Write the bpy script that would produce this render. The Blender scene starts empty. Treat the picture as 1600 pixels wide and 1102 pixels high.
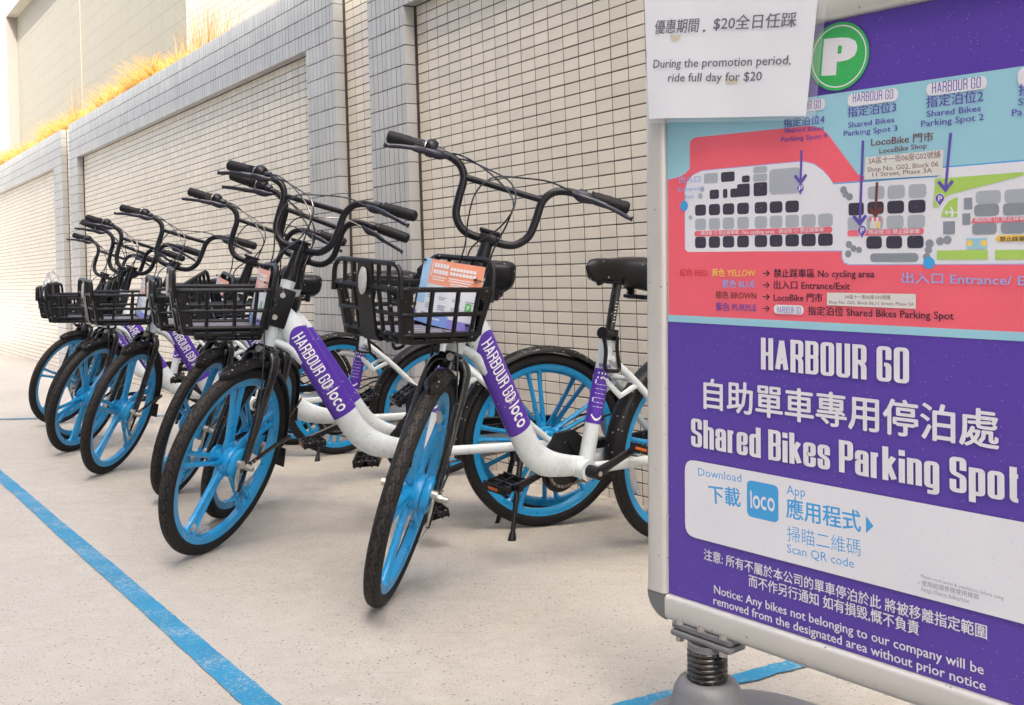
import bpy, bmesh, math, random
from mathutils import Vector, Matrix
random.seed(7)
R = math.radians
SC = bpy.context.scene
COL = SC.collection

# ------------------------------------------------------------------ camera, light, exposure
F, CY, HOR = 1603.43, 400.0, 475.0                      # focal length, principal row and ground horizon, px of a 1600 px wide frame
CAMH = 0.77315
cam = bpy.data.cameras.new('camera')
camo = bpy.data.objects.new('camera', cam); COL.objects.link(camo)
cam.sensor_width = 36.0; cam.lens = 36.0 * F / 1600.0
cam.shift_x = 0.0; cam.shift_y = (CY - 551.0) / 1600.0
cam.clip_start = 0.05; cam.clip_end = 600.0
camo.location = (0, 0, CAMH)
PITCH = math.atan((HOR - CY) / F)
camo.rotation_euler = (R(90) + PITCH, 0, 0)
SC.camera = camo

SUNV = Vector((-0.10, -0.52, 0.84)).normalized()        # towards the sun
elev = math.asin(SUNV.z); az = math.atan2(SUNV.x, SUNV.y)
w = bpy.data.worlds.new('World'); SC.world = w; w.use_nodes = True
nt = w.node_tree
sky = nt.nodes.new('ShaderNodeTexSky'); sky.sky_type = 'NISHITA'; sky.sun_disc = False
sky.sun_elevation = elev; sky.sun_rotation = az
sky.air_density = 1.0; sky.dust_density = 7.0; sky.ozone_density = 0.4
nt.links.new(sky.outputs[0], nt.nodes['Background'].inputs[0])
nt.nodes['Background'].inputs[1].default_value = 0.15
sl = bpy.data.lights.new('sun', 'SUN'); sl.energy = 3.6; sl.angle = R(0.5); sl.color = (1.0, 0.93, 0.80)
so = bpy.data.objects.new('sun', sl); COL.objects.link(so)
so.rotation_euler = SUNV.to_track_quat('Z', 'Y').to_euler(); so.location = (0, -8, 30)
SC.view_settings.view_transform = 'Standard'; SC.view_settings.look = 'None'
SC.view_settings.exposure = 1.95; SC.view_settings.gamma = 1.0
SC.view_settings.use_curve_mapping = False

# ------------------------------------------------------------------ materials
def _n(nt, t, **k):
    n = nt.nodes.new(t)
    for a, b in k.items(): setattr(n, a, b)
    return n

def mat(name, col, rough=0.5, metal=0.0, var=0.0, vscale=20.0, bump=0.0, bscale=200.0, coat=0.0,
        specks=None, island=0.0, spec=0.5, sss=0.0, trans=0.0, alpha=1.0, dust=None):
    m = bpy.data.materials.new(name); m.use_nodes = True
    nt = m.node_tree; L = nt.links; b = nt.nodes['Principled BSDF']
    b.inputs['Roughness'].default_value = rough; b.inputs['Metallic'].default_value = metal
    b.inputs['Coat Weight'].default_value = coat; b.inputs['Specular IOR Level'].default_value = spec
    b.inputs['Transmission Weight'].default_value = trans; b.inputs['Alpha'].default_value = alpha
    tc = _n(nt, 'ShaderNodeTexCoord')
    base = _n(nt, 'ShaderNodeRGB'); base.outputs[0].default_value = (*col, 1); out = base.outputs[0]
    def mix(fac, a, colb, blend='MIX'):
        mx = _n(nt, 'ShaderNodeMix', data_type='RGBA', blend_type=blend)
        if isinstance(fac, float): mx.inputs[0].default_value = fac
        else: L.new(fac, mx.inputs[0])
        L.new(a, mx.inputs[6])
        if isinstance(colb, tuple): mx.inputs[7].default_value = (*colb, 1)
        else: L.new(colb, mx.inputs[7])
        return mx.outputs[2]
    def noise(scale, detail=4.0, rgh=0.6):
        n = _n(nt, 'ShaderNodeTexNoise'); n.inputs['Scale'].default_value = scale
        n.inputs['Detail'].default_value = detail; n.inputs['Roughness'].default_value = rgh
        L.new(tc.outputs['Object'], n.inputs['Vector']); return n
    def mr(src, a, b_, c, d):
        r = _n(nt, 'ShaderNodeMapRange'); L.new(src, r.inputs[0])
        for i, v in enumerate((a, b_, c, d)): r.inputs[i + 1].default_value = v
        return r.outputs[0]
    def hsv(src, valsock):
        h = _n(nt, 'ShaderNodeHueSaturation'); L.new(valsock, h.inputs['Value']); L.new(src, h.inputs['Color']); return h.outputs[0]
    if var:
        out = hsv(out, mr(noise(vscale).outputs[0], 0.3, 0.7, 1 - var, 1 + var))
    if island:
        g = _n(nt, 'ShaderNodeNewGeometry')
        oi = _n(nt, 'ShaderNodeObjectInfo')
        ad = _n(nt, 'ShaderNodeMath', operation='ADD'); L.new(g.outputs['Random Per Island'], ad.inputs[0]); L.new(oi.outputs['Random'], ad.inputs[1])
        fr = _n(nt, 'ShaderNodeMath', operation='FRACT'); L.new(ad.outputs[0], fr.inputs[0])
        out = hsv(out, mr(fr.outputs[0], 0, 1, 1 - island, 1 + island))
    if specks:                                            # (colour, scale, density)
        sc_, ss, dn = specks
        v = _n(nt, 'ShaderNodeTexVoronoi'); v.inputs['Scale'].default_value = ss
        L.new(tc.outputs['Object'], v.inputs['Vector'])
        sp = _n(nt, 'ShaderNodeSeparateColor'); L.new(v.outputs['Color'], sp.inputs[0])
        sel = mr(sp.outputs[0], 1 - dn, 1 - dn + 0.01, 0, 1)
        dot = mr(v.outputs['Distance'], 0.16, 0.34, 1, 0)
        pr = _n(nt, 'ShaderNodeMath', operation='MULTIPLY'); L.new(sel, pr.inputs[0]); L.new(dot, pr.inputs[1])
        out = mix(pr.outputs[0], out, sc_)
    if dust:                                              # (colour, amount): patchy dust
        f = mr(noise(9.0, 6.0, 0.7).outputs[0], 0.45, 0.75, 0, dust[1])
        out = mix(f, out, dust[0])
        rr = mr(noise(14.0, 5.0).outputs[0], 0.3, 0.7, max(0.05, rough - 0.08), min(1, rough + 0.15))
        L.new(rr, b.inputs['Roughness'])
    L.new(out, b.inputs['Base Color'])
    if bump:
        bp = _n(nt, 'ShaderNodeBump'); bp.inputs['Distance'].default_value = bump; bp.inputs['Strength'].default_value = 1.0
        L.new(noise(bscale, 3.0).outputs[0], bp.inputs['Height']); L.new(bp.outputs[0], b.inputs['Normal'])
    return m

M = {}
M['frame'] = mat('white_frame_paint', (0.60, 0.655, 0.665), 0.28, coat=0.3, var=0.04, dust=((.40, .38, .34), .35), specks=((0.25, 0.22, 0.18), 130, 0.05))
M['blue'] = mat('blue_wheel_paint', (0.001, 0.265, 0.57), 0.30, coat=0.3, var=0.05, dust=((0.10, 0.30, 0.42), 0.25), specks=((.02, .05, .07), 120, .04))
M['black'] = mat('black_plastic', (0.007, 0.007, 0.008), 0.42, specks=((0.38, 0.37, 0.35), 110, 0.05), bump=0.0002, bscale=500, dust=((0.03, 0.028, 0.026), 0.4), spec=.28)
M['basket'] = mat('basket_plastic', (0.006, 0.006, 0.007), 0.40, specks=((0.35, 0.33, 0.3), 95, 0.05), bump=0.0002, bscale=600, spec=.28)
M['gloss'] = mat('gloss_black_paint', (0.004, 0.004, 0.0045), 0.14, coat=0.5, specks=((0.3, 0.3, 0.29), 150, 0.04), dust=((0.05, 0.05, 0.05), 0.35))
M['satin'] = mat('satin_black_metal', (0.008, 0.008, 0.011), 0.34, metal=0.0, var=0.1, spec=.28)
M['lever'] = mat('dark_alloy', (0.018, 0.019, 0.030), 0.32, metal=0.2)
M['grip'] = mat('grip_rubber', (0.009, 0.009, 0.011), 0.6, bump=0.0004, bscale=300, spec=.28)
M['saddle'] = mat('saddle_vinyl', (0.007, 0.007, 0.009), 0.36, specks=((0.5, 0.48, 0.45), 85, 0.05), bump=0.0003, bscale=350, dust=((0.03, 0.03, 0.03), 0.3), spec=.28)
M['fender'] = mat('mudguard_plastic', (0.007, 0.007, 0.0075), 0.42, specks=((0.45, 0.43, 0.4), 120, 0.10), dust=((0.035, 0.032, 0.028), 0.5), spec=.28)
M['steel'] = mat('zinc_steel', (0.48, 0.46, 0.43), 0.38, metal=0.85, var=0.15, vscale=60)
M['chain'] = mat('dull_chain', (0.24, 0.22, 0.2), 0.45, metal=0.8, var=0.3, vscale=200)
M['purple'] = mat('purple_vinyl', (0.075, 0.022, 0.32), 0.38, var=0.04, specks=((0.5, 0.5, 0.5), 120, 0.02))
M['print'] = mat('white_print', (0.80, 0.80, 0.82), 0.45)
M['amber'] = mat('amber_reflector', (0.55, 0.13, 0.01), 0.2, bump=0.0006, bscale=600)
M['clear'] = mat('clear_reflector', (0.42, 0.43, 0.43), 0.12, coat=0.6, var=.35, vscale=350, bump=0.0025, bscale=380)
M['traygrey'] = mat('grey_tray', (0.20, 0.20, 0.235), 0.5, var=0.12, bump=0.0004, bscale=200)
M['card'] = mat('card_white', (0.72, 0.76, 0.82), 0.35)
M['card_orange'] = mat('card_orange', (0.86, 0.34, 0.20), 0.35)
M['card_blue'] = mat('card_blue', (0.20, 0.33, 0.72), 0.35)
M['card_violet'] = mat('card_violet', (0.27, 0.24, 0.66), 0.35)
M['card_light'] = mat('card_light_blue', (0.35, 0.58, 0.85), 0.35)
M['card_green'] = mat('card_green', (0.10, 0.50, 0.12), 0.4)
M['card_ink'] = mat('card_ink', (0.20, 0.23, 0.35), 0.5)
M['cream'] = mat('cream_tile', (0.69, 0.635, 0.54), 0.34, island=0.06, var=0.05, vscale=2.2, bump=0.0002, bscale=150)
M['grey'] = mat('grey_tile', (0.43, 0.435, 0.43), 0.34, island=0.07, var=0.06, vscale=3.0, bump=0.0002, bscale=150)
M['grout'] = mat('dark_grout', (0.085, 0.072, 0.06), 0.9, var=0.35, vscale=12)
M['soil'] = mat('planter_soil', (0.09, 0.06, 0.035), 0.95, var=0.3, vscale=6, bump=0.01, bscale=30)

def tyre_mat():
    m = bpy.data.materials.new('tyre_rubber'); m.use_nodes = True; nt = m.node_tree; L = nt.links; b = nt.nodes['Principled BSDF']
    b.inputs['Roughness'].default_value = 0.72; b.inputs['Specular IOR Level'].default_value = .3
    uv = _n(nt, 'ShaderNodeUVMap'); sx = _n(nt, 'ShaderNodeSeparateXYZ'); L.new(uv.outputs[0], sx.inputs[0])
    tc = _n(nt, 'ShaderNodeTexCoord')
    # tread: wavy grooves running across u (around), shaped by v (across)
    def mth(op, a, b_=None, c=None):
        n = _n(nt, 'ShaderNodeMath', operation=op)
        for i, s in enumerate((a, b_, c)):
            if s is None: continue
            if isinstance(s, (int, float)): n.inputs[i].default_value = s
            else: L.new(s, n.inputs[i])
        return n.outputs[0]
    v0 = mth('ABSOLUTE', sx.outputs[1])                   # v: -1..1 across the tread
    nz = _n(nt, 'ShaderNodeTexNoise'); nz.inputs['Scale'].default_value = 40; L.new(tc.outputs['Object'], nz.inputs['Vector'])
    zig = mth('MULTIPLY', mth('SINE', mth('MULTIPLY', sx.outputs[1], 9.0)), 0.35)
    ph = mth('ADD', mth('MULTIPLY', sx.outputs[0], 46.0), mth('ADD', mth('MULTIPLY', v0, 2.4), zig))
    ph = mth('ADD', ph, mth('MULTIPLY', nz.outputs[0], 0.5))
    fr = mth('ABSOLUTE', mth('SUBTRACT', mth('FRACT', ph), 0.5))
    g1 = mth('LESS_THAN', fr, 0.075)
    fr2 = mth('ABSOLUTE', mth('SUBTRACT', mth('ADD', v0, mth('MULTIPLY', mth('SINE', mth('MULTIPLY', sx.outputs[0], 289.0)), 0.10)), 0.34))
    g2 = mth('LESS_THAN', fr2, 0.05)
    gg = mth('MAXIMUM', g1, g2)
    msk = mth('LESS_THAN', v0, 0.92)
    gg = mth('MULTIPLY', gg, msk)
    n2 = _n(nt, 'ShaderNodeTexNoise'); n2.inputs['Scale'].default_value = 130; n2.inputs['Detail'].default_value = 5; L.new(tc.outputs['Object'], n2.inputs['Vector'])
    hgt = mth('ADD', mth('MULTIPLY', gg, -1.0), mth('MULTIPLY', n2.outputs[0], 0.35))
    bp = _n(nt, 'ShaderNodeBump'); bp.inputs['Distance'].default_value = 0.0022; L.new(hgt, bp.inputs['Height']); L.new(bp.outputs[0], b.inputs['Normal'])
    r = _n(nt, 'ShaderNodeMapRange'); L.new(n2.outputs[0], r.inputs[0]); r.inputs[1].default_value = 0.35; r.inputs[2].default_value = 0.7
    du = mth('MULTIPLY', r.outputs[0], mth('SUBTRACT', 1.0, mth('SMOOTH_MIN', mth('MULTIPLY', v0, 1.0), 1.0, 0.1)))
    mx = _n(nt, 'ShaderNodeMix', data_type='RGBA'); L.new(du, mx.inputs[0])
    mx.inputs[6].default_value = (0.009, 0.009, 0.010, 1); mx.inputs[7].default_value = (0.060, 0.050, 0.042, 1)
    mx2 = _n(nt, 'ShaderNodeMix', data_type='RGBA'); L.new(gg, mx2.inputs[0]); L.new(mx.outputs[2], mx2.inputs[6]); mx2.inputs[7].default_value = (0.005, 0.005, 0.005, 1)
    L.new(mx2.outputs[2], b.inputs['Base Color'])
    return m
M['tyre'] = tyre_mat()

# ------------------------------------------------------------------ mesh builder
class MB:
    def __init__(s): s.v = []; s.f = []; s.sm = []; s.uv = {}
    def add(s, vs, fs, smooth=False):
        o = len(s.v); s.v += [tuple(p) for p in vs]
        for f in fs: s.f.append([i + o for i in f]); s.sm.append(smooth)
        return o
    def box(s, c, size, rot=None, bev=0.0):
        bm = bmesh.new(); bmesh.ops.create_cube(bm, size=1.0)
        bmesh.ops.scale(bm, vec=size, verts=bm.verts)
        if bev: bmesh.ops.bevel(bm, geom=bm.edges[:], offset=bev, segments=2, affect='EDGES', profile=0.5)
        mt = Matrix.Translation(c) @ (rot.to_4x4() if rot is not None else Matrix.Identity(4))
        bm.verts.index_update()
        s.add([mt @ v.co for v in bm.verts], [[v.index for v in f.verts] for f in bm.faces], False); bm.free()
    def tube(s, pts, rad, seg=10, caps=True, flat=1.0, up=None, smooth=True):
        pts = [Vector(p) for p in pts]; n = len(pts)
        if not isinstance(rad, (list, tuple)): rad = [rad] * n
        tg = [(pts[min(i + 1, n - 1)] - pts[max(i - 1, 0)]).normalized() for i in range(n)]
        u = Vector(up) if up else (Vector((0, 0, 1)) if abs(tg[0].z) < 0.9 else Vector((1, 0, 0)))
        vs = []
        for i in range(n):
            t = tg[i]; u = (u - t * u.dot(t)).normalized() if not up else (Vector(up) - t * Vector(up).dot(t)).normalized()
            wv = t.cross(u)
            for k in range(seg):
                a = 2 * math.pi * k / seg
                vs.append(pts[i] + u * (math.cos(a) * rad[i]) + wv * (math.sin(a) * rad[i] * flat))
        fs = [[i * seg + k, i * seg + (k + 1) % seg, (i + 1) * seg + (k + 1) % seg, (i + 1) * seg + k] for i in range(n - 1) for k in range(seg)]
        if caps: fs += [list(range(seg))[::-1], [(n - 1) * seg + k for k in range(seg)]]
        o = s.add(vs, fs, smooth)
        if caps: s.sm[-1] = s.sm[-2] = False
    def cyl(s, a, b, r, seg=16, r2=None): s.tube([a, b], [r, r if r2 is None else r2], seg)
    def lathe_y(s, prof, seg=48, closed=True, c=(0, 0, 0), smooth=True):      # profile (r, y) about the y axis
        m = len(prof); vs = []
        for k in range(seg):
            a = 2 * math.pi * k / seg
            for r, y in prof: vs.append((c[0] + r * math.cos(a), c[1] + y, c[2] + r * math.sin(a)))
        fs = []
        for k in range(seg):
            for j in range(m if closed else m - 1):
                fs.append([k * m + j, ((k + 1) % seg) * m + j, ((k + 1) % seg) * m + (j + 1) % m, k * m + (j + 1) % m])
        s.add(vs, fs, smooth)
    def build(s, name, m, parent=None, sharp=0.7):
        me = bpy.data.meshes.new(name); me.from_pydata(s.v, [], s.f); me.materials.append(m)
        me.polygons.foreach_set('use_smooth', s.sm)
        me.validate(); me.update()
        if any(s.sm):
            try: me.set_sharp_from_angle(angle=R(42))
            except Exception: pass
        o = bpy.data.objects.new(name, me); COL.objects.link(o)
        if parent is not None: o.parent = parent
        return o

def outward(o):
    bm = bmesh.new(); bm.from_mesh(o.data); bmesh.ops.recalc_face_normals(bm, faces=bm.faces[:]); bm.to_mesh(o.data); bm.free(); return o

def cr(pts, n=6, closed=False):                          # Catmull-Rom through points
    P = [Vector(p) for p in pts]; out = []; m = len(P)
    rng = range(m if closed else m - 1)
    for i in rng:
        p0 = P[(i - 1) % m] if closed or i > 0 else P[0] * 2 - P[1]
        p1 = P[i]; p2 = P[(i + 1) % m]
        p3 = P[(i + 2) % m] if closed or i + 2 < m else P[-1] * 2 - P[-2]
        for k in range(n):
            t = k / n
            out.append(0.5 * ((2 * p1) + (p2 - p0) * t + (2 * p0 - 5 * p1 + 4 * p2 - p3) * t * t + (3 * p1 - p0 - 3 * p2 + p3) * t ** 3))
    if not closed: out.append(P[-1])
    return out

def rnd(pts, r, n=4, closed=False):                      # round the corners of a polyline
    P = [Vector(p) for p in pts]; m = len(P); out = []
    for i in range(m):
        if not closed and i in (0, m - 1): out.append(P[i]); continue
        a, b, c = P[i - 1], P[i], P[(i + 1) % m]
        ra = min(r, (a - b).length * 0.49, (c - b).length * 0.49)
        p, q = b + (a - b).normalized() * ra, b + (c - b).normalized() * ra
        for k in range(n + 1):
            t = k / n; out.append(p * (1 - t) ** 2 + b * 2 * t * (1 - t) + q * t * t)
    return out

def empty(name, mw=None, label=None, cat=None, group=None):
    o = bpy.data.objects.new(name, None); COL.objects.link(o); o.empty_display_size = 0.1
    if mw is not None: o.matrix_world = mw
    return tag(o, label, cat, group)
def tag(o, label=None, cat=None, group=None, kind=None):
    if label: o['label'] = label
    if cat: o['category'] = cat
    if group: o['group'] = group
    if kind: o['kind'] = kind
    return o

# ------------------------------------------------------------------ lettering (own stroke alphabet, condensed)
GW = [0.40]
def glyph(ch):
    W = GW[0]; x = 0.74; c = ch
    g = {
     'H': [[(0,0),(0,1)],[(W,0),(W,1)],[(0,.5),(W,.5)]],
     'A': [[(0,0),(W*.56,1)],[(W*.56,1),(W*1.12,0)],[(W*.2,.26),(W*.92,.26)]],
     'R': [[(0,0),(0,1)],[(0,1),(W,1),(W,.5),(0,.5)],[(W*.45,.5),(W,.38),(W,0)]],
     'B': [[(0,0),(0,1)],[(0,1),(W,1),(W,.53),(0,.53)],[(0,.53),(W,.53),(W,0),(0,0)]],
     'O': ['c',[(0,0),(0,1),(W,1),(W,0)]],
     'U': [[(0,1),(0,0),(W,0),(W,1)]],
     'G': [[(W,.7),(W,1),(0,1),(0,0),(W,0),(W,.48),(W*.5,.48)]],
     'S': [[(W,.72),(W,1),(0,1),(0,.56),(W,.44),(W,0),(0,0),(0,.28)]],
     'P': [[(0,0),(0,1)],[(0,1),(W,1),(W,.45),(0,.45)]],
     'h': [[(0,0),(0,1)],[(0,x),(W*.9,x),(W*.9,0)]],
     'a': [[(0,x*.74),(0,x),(W*.9,x),(W*.9,0)],[(W*.9,.42),(0,.42),(0,0),(W*.9,0)]],
     'r': [[(0,0),(0,x)],[(0,x),(W*.5,x)]],
     'e': [[(W*.9,.22),(W*.9,0),(0,0),(0,x),(W*.9,x),(W*.9,.38),(0,.38)]],
     'd': [[(W*.9,0),(W*.9,1)],[(W*.9,x),(0,x),(0,0),(W*.9,0)]],
     'i': [[(0,0),(0,x-.07)],[(0,.90),(0,.96)]],
     'k': [[(0,0),(0,1)],[(0,.3),(W*.9,x)],[(W*.35,.45),(W*.95,0)]],
     's': [[(W*.85,.52),(W*.85,x),(0,x),(0,.43),(W*.85,.31),(W*.85,0),(0,0),(0,.22)]],
     'n': [[(0,0),(0,x)],[(0,x),(W*.9,x),(W*.9,0)]],
     'g': [[(W*.9,0),(0,0),(0,x),(W*.9,x),(W*.9,-.2),(0,-.2)]],
     'p': [[(0,-.22),(0,x)],[(0,x),(W*.9,x),(W*.9,0),(0,0)]],
     'o': ['c',[(0,0),(0,x),(W*.9,x),(W*.9,0)]],
     't': [[(W*.25,.95),(W*.25,0),(W*.7,0)],[(-W*.1,x),(W*.7,x)]],
    }[c]
    adv = {'A': W*1.12, 'i': 0, 'r': W*.42, 't': W*.7}.get(c, W if c.isupper() else W*.9)
    cl = False
    if g[0] == 'c': cl = True; g = g[1:]
    return g, adv, cl

def ribbon(pts, wx, wy, closed=False):
    P = [Vector((p[0], p[1])) for p in pts]; n = len(P); L_, R_ = [], []
    for i in range(n):
        a = P[i - 1] if (i or closed) else P[i]; b = P[(i + 1) % n] if (i < n - 1 or closed) else P[i]
        d1 = (P[i] - a); d2 = (b - P[i])
        t = Vector((0, 0))
        if d1.length > 1e-9: t += d1.normalized()
        if d2.length > 1e-9: t += d2.normalized()
        if t.length < 1e-6: t = d1
        t.normalize(); nrm = Vector((-t.y, t.x))
        L_.append((P[i].x + nrm.x * wx, P[i].y + nrm.y * wy)); R_.append((P[i].x - nrm.x * wx, P[i].y - nrm.y * wy))
    vs = L_ + R_; fs = [[i, n + i, n + (i + 1) % n, (i + 1) % n] for i in range(n if closed else n - 1)]
    return vs, fs

def condensed(text, pen=(0.075, 0.06), gap=0.13, space=0.3, rr=0.12):
    """returns list of (verts2d, faces) strokes, unit cap height, and total width"""
    out = []; x = pen[0]
    for ch in text:
        if ch == ' ': x += space; continue
        g, adv, cl = glyph(ch)
        for st in g:
            q = [(x + p[0], pen[1] + p[1] * (1 - 2 * pen[1])) for p in st]
            if not cl:                                    # square off stems at cap and base line
                if abs(q[0][0] - q[1][0]) < 1e-6: q[0] = (q[0][0], q[0][1] + math.copysign(pen[1], q[0][1] - q[1][1]))
                if abs(q[-1][0] - q[-2][0]) < 1e-6: q[-1] = (q[-1][0], q[-1][1] + math.copysign(pen[1], q[-1][1] - q[-2][1]))
            if cl or len(q) > 2: q = [(v.x, v.y) for v in rnd([(a, b, 0) for a, b in q], rr, 3, cl)]
            out.append(ribbon(q, pen[0], pen[1], cl))
        x += adv + 2 * pen[0] + gap
    return out, x - gap - pen[0]

def arc(cx, cy, r, a0, a1, n=14): return [(cx + r * math.cos(R(a0 + (a1 - a0) * k / n)), cy + r * math.sin(R(a0 + (a1 - a0) * k / n))) for k in range(n + 1)]
def loco(pen=0.085):
    out = []; r = 0.30; x = pen
    out.append(ribbon([(x, 0), (x, 1.0)], pen, pen)); x += pen + .1
    for c in 'oco':
        cx = x + r + pen
        if c == 'o': out.append(ribbon(arc(cx, r + pen, r, 0, 360, 20)[:-1], pen, pen, True)); x = cx + r + pen + .07
        else: out.append(ribbon(arc(cx, r + pen, r, 52, 308), pen, pen)); x = cx + r * .75 + pen + .03
    return out, x - .07

_tc = {}
def text_mesh(s, bold=0.0):
    key = (s, bold)
    if key in _tc: return _tc[key]
    if bold > 0:                                          # heavier weight: the outline repeated with small shifts
        v0, f0, w0 = text_mesh(s, 0.0); vs, fs = [], []
        for dx, dy in ((-1, 0), (1, 0), (0, .6), (0, -.6), (0, 0)):
            o = len(vs); vs += [(x + dx * bold, y + dy * bold) for x, y in v0]; fs += [[i + o for i in f] for f in f0]
        _tc[key] = (vs, fs, w0); return _tc[key]
    cu = bpy.data.curves.new('t', 'FONT'); cu.body = s; cu.size = 1.0; cu.fill_mode = 'FRONT'; cu.resolution_u = 2; cu.offset = bold
    ob = bpy.data.objects.new('t', cu); COL.objects.link(ob)
    me = bpy.data.meshes.new_from_object(ob)
    vs = [(v.co.x, v.co.y) for v in me.vertices]; fs = [list(p.vertices) for p in me.polygons]
    bpy.data.objects.remove(ob); bpy.data.curves.remove(cu); bpy.data.meshes.remove(me)
    x0 = min(v[0] for v in vs); x1 = max(v[0] for v in vs)
    _tc[key] = ([(v[0] - x0, v[1]) for v in vs], fs, x1 - x0)
    return _tc[key]

# ------------------------------------------------------------------ the bicycle
RW = 0.302
TH = 1.25926
AX = Vector((-math.cos(TH), 0, math.sin(TH))); FW = Vector((math.sin(TH), 0, math.cos(TH)))
HUB = Vector((1.0751, 0, RW)); A0 = HUB - FW * 0.0116
def SP(s, f=0.0, y=0.0): return A0 + AX * s + FW * f + Vector((0, y, 0))

def make_wheel(name, root, C, front):
    def mv(mb): return mb
    rim = MB()
    rim.lathe_y([(.2805, .0190), (.272, .0190), (.268, .0145), (.257, .013), (.244, .012), (.241, .009), (.241, -.009), (.244, -.012), (.257, -.013), (.268, -.0145), (.272, -.0190), (.2805, -.0190)], 72)
    w_ = rim.build(name, M['blue'], root); w_.location = C
    ty = MB(); seg = 72; ms = 14; vs = []; uvs = []
    for k in range(seg + 1):
        a = 2 * math.pi * k / seg
        for j in range(ms):
            b = -math.pi * 0.80 + 1.6 * math.pi * j / (ms - 1)
            r = .2805 + .0215 * math.cos(b); y = .0215 * math.sin(b)
            vs.append((r * math.cos(a), y, r * math.sin(a))); uvs.append((k / seg, b / (math.pi * .5)))
    fs = [[k * ms + j, (k + 1) * ms + j, (k + 1) * ms + j + 1, k * ms + j + 1] for k in range(seg) for j in range(ms - 1)]
    ty.add(vs, fs, True); t = ty.build('tyre', M['tyre'], w_)
    ul = t.data.uv_layers.new(name='UVMap')
    for lp in t.data.loops: ul.data[lp.index].uv = uvs[lp.vertex_index]
    hb = MB()
    hb.lathe_y([(.0, .046), (.030, .046), (.036, .040), (.036, .034), (.046, .032), (.049, .026), (.049, .012), (.046, .006), (.030, .002), (.028, -.03), (.036, -.036), (.034, -.044), (0, -.044)], 32, closed=False)
    for k in range(5):
        a = R(90 + 72 * k); d = Vector((math.cos(a), 0, math.sin(a)))
        hb.tube([d * .028, d * .062], [.020, .014], 10, flat=1.15)
    hb.build('hub', M['blue'], w_)
    ax = MB(); ax.cyl((0, -.075, 0), (0, .075, 0), .006, 10); ax.cyl((0, .066, 0), (0, .082, 0), .011, 8); ax.cyl((0, -.066, 0), (0, -.082, 0), .011, 8)
    ax.cyl((0, .082, 0), (0, .098, 0), .0085, 12)
    ax.build('axle', M['steel'], w_)
    sp = None
    for k in range(5):
        a = R(90 + 72 * k); d = Vector((math.cos(a), 0, math.sin(a))); n = Vector((-math.sin(a), 0, math.cos(a)))
        for sgn in (-1, 1):
            m = MB()
            p = [d * .040 + n * (.0075 * sgn), d * .10 + n * (.0115 * sgn), d * .18 + n * (.0165 * sgn), d * .232 + n * (.021 * sgn), d * .2445 + n * (.026 * sgn)]
            m.tube(p, [.0110, .0090, .0080, .0088, .014], 8, flat=1.05, up=tuple(n), caps=False)
            m.build('spoke', M['blue'], w_)
    if front is not None:
        a = R(front); m = MB(); d = Vector((math.cos(a), 0, math.sin(a))); n = Vector((-math.sin(a), 0, math.cos(a)))
        vs = []; cs = 12
        for q in range(9):
            t = -1 + 2 * q / 8; hw = .016 * math.sqrt(max(.06, 1 - t * t)); c = d * (.222 - .012 * t * t) + n * (t * .058)
            for k in range(cs):
                b = 2 * math.pi * k / cs; vs.append(c + d * (hw * math.cos(b)) + Vector((0, 1, 0)) * (.007 * math.sin(b)))
        fs = [[q * cs + k, q * cs + (k + 1) % cs, (q + 1) * cs + (k + 1) % cs, (q + 1) * cs + k] for q in range(8) for k in range(cs)] + [list(range(cs))[::-1], [8 * cs + k for k in range(cs)]]
        m.add(vs, fs, True); m.build('reflector', M['clear'], w_)
    return w_

def fender(mb, C, r, a0, a1, hw, tip=True, n=34):
    prof = [(-1, -.014), (-.8, -.003), (-.4, .003), (0, .005), (.4, .003), (.8, -.003), (1, -.014)]
    m = len(prof); vs = []
    for k in range(n + 1):
        t = k / n; a = R(a0 + (a1 - a0) * t)
        sc_ = min(1, math.sqrt(max(0.0, min(t, 1 - t)) * 14 + .02)) if tip else 1
        for lay in (0, 1):
            for (py, pr) in prof:
                rr = r + pr - lay * .0025; vs.append((C[0] + rr * math.cos(a), py * hw * sc_, C[2] + rr * math.sin(a)))
    fs = []; S = 2 * m
    for k in range(n):
        for j in range(m - 1):
            fs.append([k * S + j, k * S + j + 1, (k + 1) * S + j + 1, (k + 1) * S + j])
            fs.append([k * S + m + j + 1, k * S + m + j, (k + 1) * S + m + j, (k + 1) * S + m + j + 1])
        fs.append([k * S, (k + 1) * S, (k + 1) * S + m, k * S + m]); fs.append([k * S + m - 1, k * S + 2 * m - 1, (k + 1) * S + 2 * m - 1, (k + 1) * S + m - 1])
    for k in (0, n):
        for j in range(m - 1): fs.append([k * S + j, k * S + m + j, k * S + m + j + 1, k * S + j + 1])
    mb.add(vs, fs, True)

DT = cr([(.905, 0, .755), (.868, 0, .700), (.785, 0, .565), (.703, 0, .432), (.655, 0, .362), (.600, 0, .322), (.530, 0, .303), (.440, 0, .292)], 8)
def dt_frame(t):                                          # t in 0..1 along the straight purple stretch
    a, b = Vector((.872, 0, .706)), Vector((.700, 0, .427))
    d = (b - a).normalized(); p = a + (b - a) * t
    n = Vector((-d.z, 0, d.x)); n = n if n.z > 0 else -n
    return p, d, n, (b - a).length
DTR, DTF = .0405, 0.62                                    # half height, flatness (half width / half height)

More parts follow.
